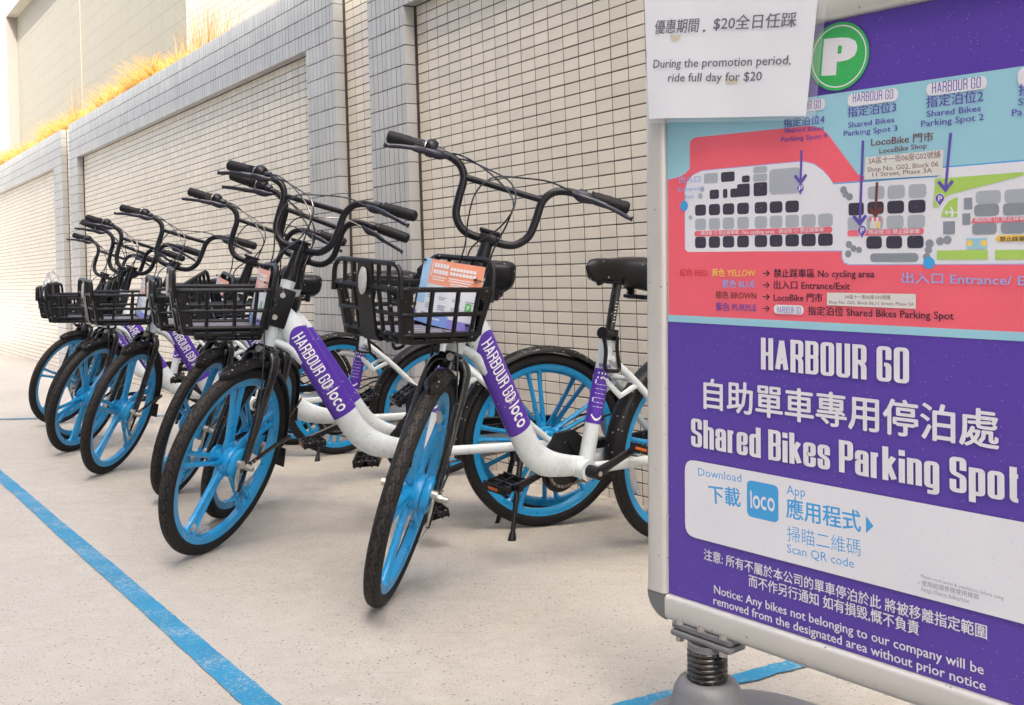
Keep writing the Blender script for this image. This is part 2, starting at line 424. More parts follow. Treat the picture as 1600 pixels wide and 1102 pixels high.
def strokes_on_tube(strokes, width, scale, off_len, off_ang, mb, lift, side=1, wide_h=.040):
    """text strokes wrapped onto the side of the down tube, running downwards"""
    for q, (vs, fs) in enumerate(strokes):
        out = []
        for (x, y) in vs:
            s = off_len + x * scale; vv = off_ang + (y - .5) * scale * (.034 / scale if wide_h is None else wide_h / scale)   # across, metres
            p, d, n, L = dt_frame(0)
            rr = DTR + lift + q * 0.00002
            sn = max(-1, min(1, vv / rr)); cs = math.sqrt(1 - sn * sn)
            out.append(p + d * s + n * (rr * sn) + Vector((0, side, 0)) * (rr * cs * (DTF * DTR + lift) / DTR))
        mb.add(out, fs if side > 0 else [f[::-1] for f in fs], False)

def subdiv_strokes(strokes):
    out = []
    for vs, fs in strokes:
        nv = list(vs); nf = []
        for f in fs:
            a, b, c, d = [Vector(vs[i]) for i in f]
            L = max((d - a).length, (c - b).length); n = max(1, int(L / .15)); o = len(nv)
            for k in range(n + 1):
                t = k / n; nv.append(tuple(a.lerp(d, t))); nv.append(tuple(b.lerp(c, t)))
            for k in range(n): nf.append([o + 2 * k, o + 2 * k + 1, o + 2 * k + 3, o + 2 * k + 2])
        out.append((nv, nf))
    return out

def make_bike():
    root = empty('bicycle')
    steer = []
    # frame ---------------------------------------------------------------
    fr = MB()
    fr.tube([SP(.372), SP(.40), SP(.56), SP(.588)], [.024, .0235, .022, .024], 18)
    n_ = len(DT); rad = []
    for i, p in enumerate(DT):
        t = i / (n_ - 1); rad.append(.030 + (.0405 - .030) * min(1, t * 7) if t < .15 else (.0405 if t < .72 else .0405 - .012 * (t - .72) / .28))
    fr.tube(DT, [r_ * DTF for r_ in rad], 24, flat=1 / DTF, up=(0, 1, 0))
    fr.tube([(.930, 0, .665), (.875, 0, .640), (.815, 0, .570)], [.012, .016, .012], 10, flat=1.2)      # gusset under the head
    st0, st1 = Vector((.425, 0, .285)), Vector((.352, 0, .690))
    fr.tube([st0, st1], [.024, .0225], 18)
    fr.cyl((.455, -.044, .288), (.455, .044, .288), .029, 20)
    fr.cyl((.455, .044, .288), (.455, .048, .288), .031, 20)
    for sg in (-1, 1):
        fr.tube(cr([(.43, .028 * sg, .290), (.33, .050 * sg, .293), (.12, .070 * sg, .298), (.0, .074 * sg, .302)], 4), [.017] * 4 + [.016] * 4 + [.014] * 4 + [.012], 12, flat=.62, up=(0, 0, 1))
        fr.tube(cr([(.366, .022 * sg, .618), (.26, .045 * sg, .535), (.12, .068 * sg, .405), (.012, .074 * sg, .312)], 4), .0115, 12)
        fr.tube([(.388, .014 * sg, .560), (.325, .036 * sg, .500), (.262, .046 * sg, .533)], .010, 8, flat=.7)          # brace triangle behind the seat tube
        fr.box((.005, .074 * sg, .304), (.05, .006, .04), bev=.0015)
    fr.tube([(.285, -.040, .548), (.285, .040, .548)], .008, 8)
    frame = fr.build('frame', M['frame'], root)
    # purple band ------------------------------------------------------------
    bd = MB(); vs = []; nu = 10; na = 22
    p0, d, n, L = dt_frame(0)
    for i in range(nu + 1):
        for k in range(na):
            a = 2 * math.pi * k / na; lift = .0007
            s = L * i / nu
            # the upper end is cut to a rounded point
            cut = (abs(math.sin(a)) ** 2) * .05 * max(0, 1 - i / 5) if math.cos(a) != 0 else 0
            vs.append(p0 + d * (s + (cut if math.sin(a) < 0 else cut * .35)) + n * ((DTR + lift) * math.sin(a)) + Vector((0, 1, 0)) * ((DTR * DTF + lift) * math.cos(a)))
    bd.add(vs, [[i * na + k, i * na + (k + 1) % na, (i + 1) * na + (k + 1) % na, (i + 1) * na + k] for i in range(nu) for k in range(na)], True)
    outward(bd.build('decal', M['purple'], frame))
    for side in (1, -1):
        le = MB(); st, wd = condensed('HARBOUR GO', pen=(.062, .052), gap=.10, space=.26, rr=.14)
        sc1 = .196 / wd
        fl = lambda L_: [([(x, y) for x, y in v], f) for v, f in L_]
        flip = (lambda S_: [([(x, 1 - y) for x, y in v], f) for v, f in S_])
        stt = subdiv_strokes(st)
        # read from the head downwards; on the left side the letter tops face forward/up
        if side > 0: strokes_on_tube(stt, wd, sc1, .024, -.001, le, .0016, 1)
        else: strokes_on_tube([([(wd - x, y) for x, y in v], f) for v, f in stt], wd, sc1, .024, -.001, le, .0016, -1)
        lc, lw = loco(.09); lc = subdiv_strokes(lc)
        sc2 = .074 / lw; o2 = L - .018 - lw * sc2
        if side > 0: strokes_on_tube(lc, lw, sc2, o2, .0, le, .0016, 1)
        else: strokes_on_tube([([(lw - x, y) for x, y in v], f) for v, f in lc], lw, sc2, o2, .0, le, .0016, -1)
        # thin outlined x between the two words
        xs = [ribbon([(0, .15), (.5, .75)], .02, .02), ribbon([(0, .75), (.5, .15)], .02, .02), ribbon([(.12, .1), (.62, .7)], .02, .02), ribbon([(.12, .82), (.62, .22)], .02, .02)]
        strokes_on_tube(subdiv_strokes(xs), .6, .03, o2 - .026, .0, le, .0016, side)
        le.build('lettering', M['print'], frame)
    # seat tube sticker ---------------------------------------------------------
    stv = (st1 - st0); sl_ = stv.length; sd = stv.normalized(); sn = Vector((sd.z, 0, -sd.x))
    def on_seat(s, a, r): return st0 + sd * s + (Vector((0, 1, 0)) * math.sin(a) + sn * math.cos(a)) * r
    stk = MB(); vs = [on_seat(.135 + .165 * i / 4, R(-130 + 26 * k), .0245 - .0012 * i / 4 + .0006) for i in range(5) for k in range(13)]
    stk.add(vs, [[i * 13 + k, i * 13 + k + 1, (i + 1) * 13 + k + 1, (i + 1) * 13 + k] for i in range(4) for k in range(12)], True)
    outward(stk.build('seat_tube_decal', M['purple'], frame))
    tx = MB(); rg = random.Random(3)
    def strip(s0, s1, a0, a1, r=.0252, k_=4):
        vs = [on_seat(s, R(a0 + (a1 - a0) * k / k_), r) for s in (s0, s1) for k in range(k_ + 1)]
        tx.add(vs, [[k, k + 1, k_ + 2 + k, k_ + 1 + k] for k in range(k_)], False)
    for row in range(2):
        for q in range(5): a = 18 + q * 24; s = .284 - row * .014; strip(s, s + .006, a, a + 10, k_=2)
    for row in range(6):
        s = .252 - row * .0135; a = 20
        while a < 100: b_ = a + rg.uniform(10, 30); strip(s, s + .0013, a, min(b_, 100)); a = b_ + 6
    for s in (.262, .2075): strip(s - .008, s + .004, 8, 18)
    for k in range(8):                                                             # smile line
        a = 20 + 80 * k / 8; s = .158 - .014 * math.sin(math.pi * (k + .5) / 8); strip(s, s + .006, a, a + 11, k_=1)
    tx.build('lettering', M['print'], frame)
    t2 = MB()
    lc, lw = loco(.09)
    for vs, fs in lc:
        t2.add([on_seat(.306 + y * .013, R(62 + x * 30), .0244) for x, y in vs], fs, False)
    for q in range(6): 
        vs = [on_seat(s, R(a), .0244) for s in (.3025, .3005) for a in (20 + q * 15, 28 + q * 15)]
        t2.add(vs, [[0, 1, 3, 2]], False)
    for q in range(4):
        vs = [on_seat(s, R(a), .0244) for s in (.306, .316) for a in (12 + q * 11, 19 + q * 11)]
        t2.add(vs, [[0, 1, 3, 2]], False)
    t2.build('lettering', M['purple'], frame)
    # wheels ---------------------------------------------------------------------
    fw_ = make_wheel('front_wheel', root, HUB, -62); steer.append(fw_)
    rw_ = make_wheel('rear_wheel', root, Vector((0, 0, RW)), 205)
    rw_.rotation_euler = (0, R(20), 0)
    # fork -----------------------------------------------------------------------
    fk = MB()
    fk.tube([SP(.325), SP(.372)], [.027, .024], 16)
    for sg in (-1, 1):
        p = cr([SP(.352, .0, .006 * sg), SP(.338, .004, .040 * sg), SP(.29, .006, .052 * sg), SP(.15, .008, .058 * sg), SP(.0, .0116, .064 * sg)], 6)
        fk.tube(p, [.026 - .010 * i / (len(p) - 1) for i in range(len(p))], 14, flat=.66, up=tuple(FW))
        fk.box(SP(-.004, .0116, .064 * sg), (.022, .007, .034), rot=Matrix.Rotation(-(R(90) - TH), 3, 'Y'), bev=.002)
    fk.box(SP(.352, .0, 0), (.05, .075, .03), rot=Matrix.Rotation(-(R(90) - TH), 3, 'Y'), bev=.008)
    fork = fk.build('fork', M['gloss'], root); steer.append(fork)
    bo = MB(); bo.cyl(SP(.356, .022), SP(.356, .046), .010, 16); bo.cyl(SP(.356, .046), SP(.356, .050), .0065, 6)
    bo.build('bolt', M['steel'], fork)
    fd = MB(); fender(fd, HUB, .320, 71, 192, .027); ff = fd.build('front_mudguard', M['fender'], root); steer.append(ff)
    fl_ = MB(); fl_.box(Vector((HUB.x - .322, 0, RW - .09)) + Vector((.004, 0, 0)), (.004, .05, .07), rot=Matrix.Rotation(R(6), 3, 'Y'), bev=.001); fl_.build('mud_flap', M['black'], ff)
    sy = MB()
    for sg in (-1, 1):
        sy.tube([SP(.004, .0, .071 * sg), Vector((HUB.x - .17, .060 * sg, RW + .012)), Vector((HUB.x - .318, .030 * sg, RW - .01))], .0095, 8, flat=.3, up=(0, 0, 1))
    sy.build('mudguard_stay', M['black'], ff)
    sc_ = MB()
    for px in (.03, .05): sc_.cyl((HUB.x - px, .070, RW + .004), (HUB.x - px, .076, RW + .004), .0045, 10)
    sc_.build('screw', M['steel'], ff)
    # front drum brake
    dr = MB(); dr.lathe_y([(0, .034), (.046, .034), (.050, .040), (.049, .052), (.040, .056), (0, .056)], 28, closed=False, c=tuple(HUB))
    db = dr.build('brake_drum', M['blue'], root); steer.append(db)
    ba = MB(); ba.tube([HUB + Vector((.020, .062, .012)), HUB + Vector((.032, .066, -.025)), HUB + Vector((.024, .066, -.072))], [.008, .010, .006], 8, flat=.5)
    ba.cyl(HUB + Vector((.020, .054, .012)), HUB + Vector((.020, .072, .012)), .012, 14)
    ba.build('brake_arm', M['steel'], db)
    bl = MB(); pts = [HUB + Vector((-.012, .068, -.010)).lerp(Vector((.012, .066, -.082)), t / 24) for t in range(25)]
    bl.tube(pts, [.0065 if k % 2 else .0045 for k in range(25)], 8, smooth=False); bl.tube([pts[-1], HUB + Vector((.03, .06, -.10)), HUB + Vector((.075, .05, -.13))], .0007, 4)
    bl.build('bellows', M['black'], db)
    fc = MB(); fc.tube(cr([SP(.60, .045, -.03), SP(.46, .05, -.012), SP(.36, .045, .02), SP(.20, .035, .060), SP(.05, .03, .072), HUB + Vector((-.012, .068, -.01))], 5), .0025, 6)
    fco = fc.build('brake_cable', M['gloss'], root); steer.append(fco)
    # rear mudguard, chain, crank ----------------------------------------------------
    fd = MB(); fender(fd, Vector((0, 0, RW)), .323, -8, 168, .030, tip=False); rf = fd.build('rear_mudguard', M['fender'], root)
    rs = MB()
    for sg in (-1, 1): rs.tube([(0, .078 * sg, .305), (-.16, .05 * sg, .37), (-.305, .028 * sg, .395)], .004, 6)
    rs.build('mudguard_stay', M['black'], rf)
    rl = MB(); rl.box((-.335, 0, .42), (.014, .05, .03), bev=.003); rl.build('reflector', mat('red_reflector', (.5, .01, .01), .2), rf)
    cg = MB()
    pr = [(.53, .33), (.50, .385), (.43, .39), (.36, .345), (.12, .355), (-.02, .36), (-.05, .33), (.0, .322), (.36, .322), (.40, .30), (.46, .36), (.50, .33), (.515, .28)]
    for yy in (-.050, -.062): pass
    vs = [(x, -.050, z) for x, z in pr] + [(x, -.064, z) for x, z in pr]; k_ = len(pr)
    cg.add(vs, [[i, (i + 1) % k_, k_ + (i + 1) % k_, k_ + i] for i in range(k_)] + [list(range(k_))[::-1], [k_ + i for i in range(k_)]], False)
    outward(cg.build('chain_guard', M['black'], root))
    ch = MB()
    def loop(ra, ca, rb, cb):
        pts = []
        for k in range(13): a = R(-90 + 180 * k / 12); pts.append((ca[0] + ra * math.cos(a), ca[1] + ra * math.sin(a)))
        for k in range(13): a = R(90 + 180 * k / 12); pts.append((cb[0] + rb * math.cos(a), cb[1] + rb * math.sin(a)))
        return pts
    lp = loop(.070, (.455, .288), .032, (0, RW)); tot = 0; links = []
    for i in range(len(lp)):
        a, b_ = Vector(lp[i]), Vector(lp[(i + 1) % len(lp)]); n2 = max(1, round((b_ - a).length / .0127))
        for k in range(n2): links.append((a.lerp(b_, k / n2), a.lerp(b_, (k + .78) / n2)))
    for i, (a, b_) in enumerate(links):
        hw = .0042 if i % 2 else .003
        dd = (b_ - a); nn = Vector((-dd.y, dd.x)).normalized() * .0042
        vs = [(p.x, -.056 + s_ * hw, p.y) for s_ in (-1, 1) for p in (a + nn, b_ + nn, b_ - nn, a - nn)]
        ch.add(vs, [[0, 1, 2, 3], [7, 6, 5, 4], [0, 4, 5, 1], [1, 5, 6, 2], [2, 6, 7, 3], [3, 7, 4, 0]], False)
    ch.build('chain', M['chain'], root)
    ck = MB(); BB = Vector((.455, 0, .288))
    ck.lathe_y([(.030, -.058), (.066, -.058), (.071, -.056), (.066, -.054), (.030, -.054)], 40, c=tuple(BB))
    ck.lathe_y([(.064, -.066), (.088, -.066), (.090, -.068), (.088, -.070), (.064, -.070)], 40, c=tuple(BB))
    for k in range(5): a = R(20 + 72 * k); ck.tube([BB + Vector((0, -.062, 0)), BB + Vector((.08 * math.cos(a), -.062, .08 * math.sin(a)))], .009, 6, flat=.5)
    ca = R(158); cd = Vector((math.cos(ca), 0, math.sin(ca)))
    for sg in (1, -1):
        e = BB + Vector((0, .080 * sg, 0)); q = e + cd * (.168 * sg) + Vector((0, .012 * sg, 0))
        ck.cyl(BB + Vector((0, .049 * sg, 0)), BB + Vector((0, .092 * sg, 0)), .019, 18)
        ck.tube(cr([e, e + cd * (.08 * sg) + Vector((0, .006 * sg, .0)), q], 4), [.017, .016, .015, .014, .0135, .013, .013, .013, .015], 10, flat=.55, up=(0, 0, 1))
        ck.cyl(q + Vector((0, -.008 * sg, 0)), q + Vector((0, .012 * sg, 0)), .014, 14)
    ckp = ck.build('crankset', M['satin'], root)
    cb = MB()
    for sg in (1, -1): cb.cyl(BB + Vector((0, .092 * sg, 0)), BB + Vector((0, .0945 * sg, 0)), .0075, 10)
    cb.build('crank_bolt', M['steel'], ckp)
    for sg in (1, -1):
        q = BB + cd * (.168 * sg) + Vector((0, .150 * sg, 0))
        rot = Matrix.Rotation(R(-12 * sg), 3, 'Y')
        pd = MB()
        def pb(c, s_, bv=.002): pd.box(q + rot @ Vector(c), s_, rot=rot, bev=bv)
        for xx in (-.042, .042): pb((xx, 0, 0), (.008, .096, .026))
        for yy in (-.046, .046, 0): pb((0, yy, 0), (.084, .008, .022))
        for xx in (-.018, .018): pb((xx, 0, 0), (.006, .09, .012))
        pd.cyl(q + Vector((0, -.075 * sg, 0)), q + Vector((0, .05 * sg, 0)), .009, 10)
        for xx in (-.04, -.02, .02, .04):
            for yy in (-.046, .046): pb((xx, yy, 0), (.004, .004, .030), .0)
        pp = pd.build('pedal', M['black'], root)
        for xx in (-.0475, .0475):
            rr = MB(); rr.box(q + rot @ Vector((xx, 0, 0)), (.003, .042, .009), rot=rot, bev=.001); rr.build('reflector', M['amber'], pp)
    ks = MB(); ks.tube([(.105, .055, .262), (.120, .078, .225), (.168, .150, .045), (.180, .170, .012)], [.013, .010, .008, .008], 10)
    ks.box((.10, .055, .268), (.055, .035, .05), bev=.006)
    kk = ks.build('kickstand', M['satin'], root)
    kf = MB(); kf.tube([(.173, .158, .034), (.180, .169, .008), (.181, .171, .0)], [.010, .015, .016], 12); kf.build('rubber_foot', M['black'], kk)
    # saddle ------------------------------------------------------------------------
    pv = Vector((-.155, 0, 1)).normalized(); p0_ = Vector((.350, 0, .69))
    ps = MB(); ps.tube([p0_ - pv * .03, p0_ + pv * .175], .0145, 16)
    po = ps.build('seat_post', M['gloss'], root)
    mk = MB()
    for k in range(7):
        c = p0_ + pv * (.035 + .010 * k)
        w_h = 16 if k % 5 == 0 else 9
        vs = [c + pv * dz + Vector((math.cos(R(90 - a)) * 1, math.sin(R(90 - a)), 0)) * .0149 for dz in (0, .0022) for a in (-w_h + 14, w_h + 14)]
        mk.add(vs, [[0, 1, 3, 2]], False)
    mk.build('height_marks', M['print'], po)
    sc2 = MB()
    sc2.tube([p0_ - pv * .022, p0_ + pv * .012], .0285, 18)
    sc2.cyl(p0_ + Vector((.012, .02, -.004)), p0_ + Vector((.058, .030, .004)), .014, 14)
    sc2.tube([p0_ + Vector((.058, .03, .004)), p0_ + Vector((.066, .032, .006))], .018, 14)
    lv = rnd([p0_ + Vector((.056, .030, -.004)), p0_ + Vector((.046, .034, -.045)), p0_ + Vector((.055, .040, -.108)), p0_ + Vector((-.004, .050, -.112)), p0_ + Vector((.006, .040, -.045)), p0_ + Vector((.0, .034, -.008))], .018, 4)
    sc2.tube(lv, .0062, 8)
    sc2.build('seat_clamp', M['satin'], root)
    sd_ = MB(); SX0, SX1 = .464, .128; ns = 18; cs = 20; vs = []
    for i in range(ns + 1):
        t = i / ns; X = SX0 + (SX1 - SX0) * t
        hw = .019 + .014 * t + .080 * (1 / (1 + math.exp(-(t - .56) * 10)))
        endr = math.sqrt(max(0, 1 - max(0, 1 - t * 9) ** 2)) * math.sqrt(max(0, 1 - max(0, 1 - (1 - t) * 7) ** 2))
        hw *= .15 + .85 * endr; top = .912 + .012 * t * t + .006 * math.sin(t * 3.1); h = (.044 + .052 * t ** 1.3) * (.2 + .8 * endr)
        mid = top - .022
        for k in range(cs):
            a = 2 * math.pi * k / cs; y = hw * math.copysign(abs(math.cos(a)) ** .8, math.cos(a)); sv = math.sin(a)
            z = mid + (.024 * (.2 + .8 * endr) * abs(sv) ** 1.0 if sv > 0 else -h * abs(sv) ** .85)
            if sv > .5 and .25 < t < .95: z -= .004 * max(0, 1 - abs(y) / .02)
            vs.append((X, y, z))
    sd_.add(vs, [[i * cs + k, i * cs + (k + 1) % cs, (i + 1) * cs + (k + 1) % cs, (i + 1) * cs + k] for i in range(ns) for k in range(cs)] + [list(range(cs))[::-1], [ns * cs + k for k in range(cs)]], True)
    sad = outward(sd_.build('saddle', M['saddle'], root))
    ur = MB()
    for sg in (-1, 1):
        ur.tube(cr([(.435, .006 * sg, .862), (.39, .016 * sg, .845), (.31, .022 * sg, .848), (.25, .04 * sg, .832), (.20, .05 * sg, .800)], 4), .0038, 8)
        pts = [(.205 + .013 * math.cos(k * .9), .052 * sg + .013 * math.sin(k * .9), .800 + k * .0014) for k in range(36)]
        ur.tube(pts, .0028, 5)
        ur.cyl((.205, .052 * sg, .790), (.205, .052 * sg, .86), .0115, 10)
    ur.box((.315, 0, .853), (.05, .05, .03), bev=.005); ur.box((.225, 0, .80), (.05, .09, .012), bev=.004); ur.cyl((.325, -.035, .850), (.325, .035, .850), .009, 10); ur.cyl((.40, 0, .842), (.42, 0, .868), .013, 12)
    ur.build('saddle_rails', M['satin'], sad)
    # stem and bars --------------------------------------------------------------------
    sm = MB(); sm.tube([SP(.586), SP(.592), SP(.62), SP(.682)], [.0250, .0235, .0205, .0165], 18)
    sm.box(SP(.694, .0), (.034, .050, .030), rot=Matrix.Rotation(-(R(90) - TH), 3, 'Y'), bev=.007)
    sm.box(SP(.713, .003), (.034, .058, .010), rot=Matrix.Rotation(-(R(90) - TH), 3, 'Y'), bev=.003)
    stm = sm.build('stem', M['satin'], root); steer.append(stm)
    hb = MB()
    half = [(.692, 0), (.692, .045), (.702, .078), (.735, .104), (.785, .110), (.835, .112), (.868, .130), (.884, .162), (.888, .205), (.890, .25), (.892, .330)]
    path = [SP(s, -.0 if y < .2 else -.0, -y) for s, y in half[::-1]] + [SP(s, 0, y) for s, y in half[1:]]
    hb.tube(cr(path, 4), .0112, 14)
    hb.tube([SP(.842, 0, -.112), SP(.842, 0, .112)], .0088, 12)
    bar = hb.build('handlebar', M['satin'], root); steer.append(bar)
    for sg in (-1, 1):
        g = MB(); pts = []; rd = []
        y0, y1 = (.238, .348) if sg > 0 else (.248, .348)
        nk = 22
        for k in range(nk + 1):
            t = k / nk; pts.append(SP(.890, 0, sg * (y0 + (y1 - y0) * t)))
            rr = .0175 + .0012 * math.sin(t * 3.1)
            if k % 5 == 2: rr -= .0012
            if k in (0,): rr = .019
            if k == nk: rr *= .8
            rd.append(rr)
        g.tube(pts, rd, 18); gp = g.build('grip', M['grip'], root); steer.append(gp)
        if sg < 0:
            q = MB(); q.tube([SP(.890, 0, -y) for y in (.248, .243, .238)], [.0185, .0195, .0185], 20)
            for k in range(20):
                a = 2 * math.pi * k / 20; dv = AX * math.cos(a) + FW * math.sin(a)
                q.tube([SP(.890, 0, -.246) + dv * .0185, SP(.890, 0, -.268) + dv * .0178], .0016, 4)
            q.tube([SP(.892, .002, -y) for y in (.238, .232, .218, .206)], [.020, .0255, .0265, .020], 20)
            sh = q.build('gear_shifter', M['satin'], root); steer.append(sh)
            rg_ = MB(); rg_.tube([SP(.890, 0, -.2405), SP(.890, 0, -.2385)], .0215, 20); rg_.build('ring', M['steel'], sh)
        b_ = MB(); yb = .212 if sg > 0 else .196
        b_.tube([SP(.889, 0, sg * (yb - .010)), SP(.889, 0, sg * (yb + .012))], .0155, 14)
        b_.tube(cr([SP(.880, .018, sg * (yb - .028)), SP(.873, .027, sg * (yb - .005)), SP(.872, .034, sg * (yb + .025)), SP(.874, .038, sg * (yb + .048))], 4), [.006, .007, .008, .010, .012, .012, .012, .011, .010, .009, .008, .007, .006], 10, flat=.7)
        bd_ = b_.build('brake_lever', M['lever'], root); steer.append(bd_)
        l_ = MB()
        l_.tube(cr([SP(.872, .036, sg * (yb + .03)), SP(.866, .050, sg * (yb + .065)), SP(.860, .052, sg * (yb + .10)), SP(.852, .050, sg * (yb + .135)), SP(.850, .056, sg * (yb + .145))], 5), [.0085] * 6 + [.0065] * 9 + [.0055] * 4 + [.007, .008], 8, flat=.55, up=tuple(AX))
        l_.build('lever_blade', M['lever'], bd_)
    for sg, lowy in ((1, -.045), (-1, -.025)):
        c_ = MB(); yb = .184 if sg > 0 else .168
        pth = cr([SP(.878, .02, sg * yb), SP(.885, .032, sg * .12), SP(.870, .055, sg * .05), SP(.845, .075, -sg * .025), SP(.790, .085, -sg * .055), SP(.72, .080, -sg * .045 - .01), SP(.65, .065, lowy), SP(.58, .058, lowy), SP(.42, .050, lowy * .6)], 6)
        c_.tube(pth, .0024, 6); co = c_.build('brake_cable', M['gloss'], root); steer.append(co)
    c_ = MB(); c_.tube(cr([SP(.885, .01, -.205), SP(.895, .03, -.14), SP(.86, .06, -.04), SP(.80, .085, .045), SP(.74, .08, .05), SP(.66, .05, .03), SP(.60, .03, .028)], 6), .0024, 6)
    co = c_.build('gear_cable', M['gloss'], root); steer.append(co)
    # basket ---------------------------------------------------------------------------
    b = MB(); T = .0058
    zt, zm, zb = .832, .771, .712
    def ring(z, xb, xf, hy, rr=.022, r=T, fl=1.0):
        P = rnd([(xb, -hy, z), (xf, -hy, z), (xf, hy, z), (xb, hy, z)], rr, 4, True)
        b.tube(P + [P[0]], r, 8, caps=False, flat=fl, up=(0, 0, 1))
    ring(zt, .952, 1.238, .152, r=.0065); ring(zm, .963, 1.228, .145); ring(zb + .008, .974, 1.214, .138, r=.0065); ring(zb - .010, .985, 1.200, .126, r=.006)
    def side(x0, x1, sg, wd=T, fl=1.0):
        b.tube([(x0, .152 * sg, zt), (x0 + (x1 - x0) * .5, .145 * sg, zm), (x1, .138 * sg, zb + .006), (x1 - .003 * (1 if x1 > 1.09 else -1), .124 * sg, zb - .012)], wd, 8, flat=fl, up=(1, 0, 0))
    for sg in (-1, 1):
        for x in (1.145, 1.065): side(x, x, sg)
        side(.962, .985, sg, .009, .5); side(1.00, 1.01, sg)
        P = rnd([(1.238, .130 * sg, 0), (1.238, .152 * sg, 0), (1.205, .152 * sg, 0)], .022, 4)          # solid corner post
        Q = rnd([(1.212, .116 * sg, 0), (1.212, .136 * sg, 0), (1.182, .136 * sg, 0)], .020, 4)
        n4 = len(P); vs = [(p.x, p.y, zt) for p in P] + [(q.x, q.y, zb - .012) for q in Q] + [(p.x - .004, p.y - .004 * sg, zt) for p in P] + [(q.x - .004, q.y - .004 * sg, zb - .012) for q in Q]
        b.add(vs, [[i, i + 1, n4 + i + 1, n4 + i] for i in range(n4 - 1)] + [[2 * n4 + i + 1, 2 * n4 + i, 3 * n4 + i, 3 * n4 + i + 1] for i in range(n4 - 1)] +
              [[0, n4, 3 * n4, 2 * n4], [n4 - 1, 2 * n4 - 1, 4 * n4 - 1, 3 * n4 - 1]], True)
    af = rnd([(1.238, -.150, .81), (1.240, -.148, .892), (1.240, .148, .892), (1.238, .150, .81)], .055, 7)
    b.tube(af, .0068, 8)
    for y in (-.098, -.055, .055, .098):
        b.tube([(1.240, y, .892 if abs(y) < .095 else .890), (1.238, y, zt), (1.214, y * .96, zb), (1.198, y * .94, zb - .014)], T, 8)
    vs = []                                                   # solid centre plate in the front
    for (x, z, hy) in ((1.247, .893, .030), (1.245, .86, .032), (1.241, .80, .032), (1.226, zb, .034), (1.212, zb - .017, .034)):
        vs += [(x, -hy, z), (x, hy, z), (x - .008, -hy, z), (x - .008, hy, z)]
    fs = []
    for i in range(4):
        o = i * 4; fs += [[o, o + 1, o + 5, o + 4], [o + 3, o + 2, o + 6, o + 7], [o + 1, o + 3, o + 7, o + 5], [o + 2, o, o + 4, o + 6]]
    fs += [[0, 2, 3, 1], [16, 17, 19, 18]]; b.add(vs, fs, False)
    ab = rnd([(.958, -.150, .80), (.940, -.135, .905), (.940, .135, .905), (.958, .150, .80)], .04, 6)
    b.tube(ab, .008, 8)
    for y in (-.10, -.05, .05, .10): b.tube([(.941, y, .905), (.957, y, .832), (.976, y, zb)], T, 6)
    b.box((.962, 0, .755), (.006, .26, .085), rot=Matrix.Rotation(R(-10), 3, 'Y'), bev=.001)
    b.box((.925, 0, .775), (.090, .062, .125), rot=Matrix.Rotation(-(R(90) - TH), 3, 'Y'), bev=.006)       # bracket to the head tube
    b.box((.952, 0, .755), (.012, .20, .10), rot=Matrix.Rotation(-(R(90) - TH), 3, 'Y'), bev=.004)
    b.box((1.093, 0, zb - .012), (.20, .25, .004), bev=.001)
    b.tube(rnd([(1.10, -.02, zb - .012), (1.10, -.02, zb - .042), (1.13, -.02, zb - .046), (1.135, -.02, zb - .03)], .012, 4), .0045, 6)   # hook below
    basket = b.build('basket', M['basket'], root)
    fl2 = MB(); fl2.box((1.092, 0, zb + .003), (.205, .235, .004), bev=.001)
    for k in range(5): fl2.box((1.092, -.09 + k * .045, zb + .0062), (.195, .004, .0022))
    fl2.build('floor_tray', M['traygrey'], basket)
    bo = MB()
    for (x, z) in ((.908, .810), (.932, .742)): bo.cyl((x, .030, z), (x, .0355, z), .0085, 14)
    for x in (1.03, 1.15): bo.cyl((x, .06, zb + .005), (x, .06, zb + .009), .006, 10)
    bo.build('bolt', M['steel'], basket)
    rf_ = MB(); vs = []; cs = 20
    for ly, (sx, off) in enumerate(((1.0, .0), (1.0, .003), (.8, .006), (.0, .0065))):
        for k in range(cs): a = 2 * math.pi * k / cs; vs.append((1.2475 + off - .0 * ly, .0165 * sx * math.cos(a), .843 + .0345 * sx * math.copysign(abs(math.sin(a)) ** .85, math.sin(a))))
    rf_.add(vs, [[i * cs + k, i * cs + (k + 1) % cs, (i + 1) * cs + (k + 1) % cs, (i + 1) * cs + k] for i in range(3) for k in range(cs)], True)
    outward(rf_.build('reflector', M['clear'], basket))
    # information card ------------------------------------------------------------------
    def cp(u, v, off=0): 
        # u 0..1 from the bike's right (image left) to its left, v 0..1 up; leaning back
        y = -.140 + .262 * u; z = .722 + .172 * v - .012 * (u - .5); x = .988 - .030 * v + .012 * math.sin(u * 3.1)
        return (x + off, y, z)
    def cardpoly(mb, u0, u1, v0, v1, off, tilt=0.0, n=6):
        vs = []
        for i in range(n + 1):
            u = u0 + (u1 - u0) * i / n
            vs += [cp(u, v0 + tilt * 0, off), cp(u, v1, off)]
        mb.add(vs, [[2 * i, 2 * i + 2, 2 * i + 3, 2 * i + 1] for i in range(n)], True)
    cdm = MB(); cardpoly(cdm, 0, 1, 0, 1, 0); cardpoly(cdm, 0, 1, 0, 1, -.0012); card = cdm.build('information_card', M['card'], root)
    q = MB(); cardpoly(q, .16, 1, .62, 1, .0005); q.build('orange_heading', M['card_orange'], card)
    q = MB(); cardpoly(q, 0, .16, .3, 1, .0005); q.build('blue_side_panel', M['card_light'], card)
    q = MB(); cardpoly(q, 0, .62, 0, .17, .0005); q.build('blue_footer', M['card_blue'], card)
    q = MB(); cardpoly(q, .62, 1.0, 0, .14, .0005); q.build('violet_footer', M['card_violet'], card)
    q = MB()
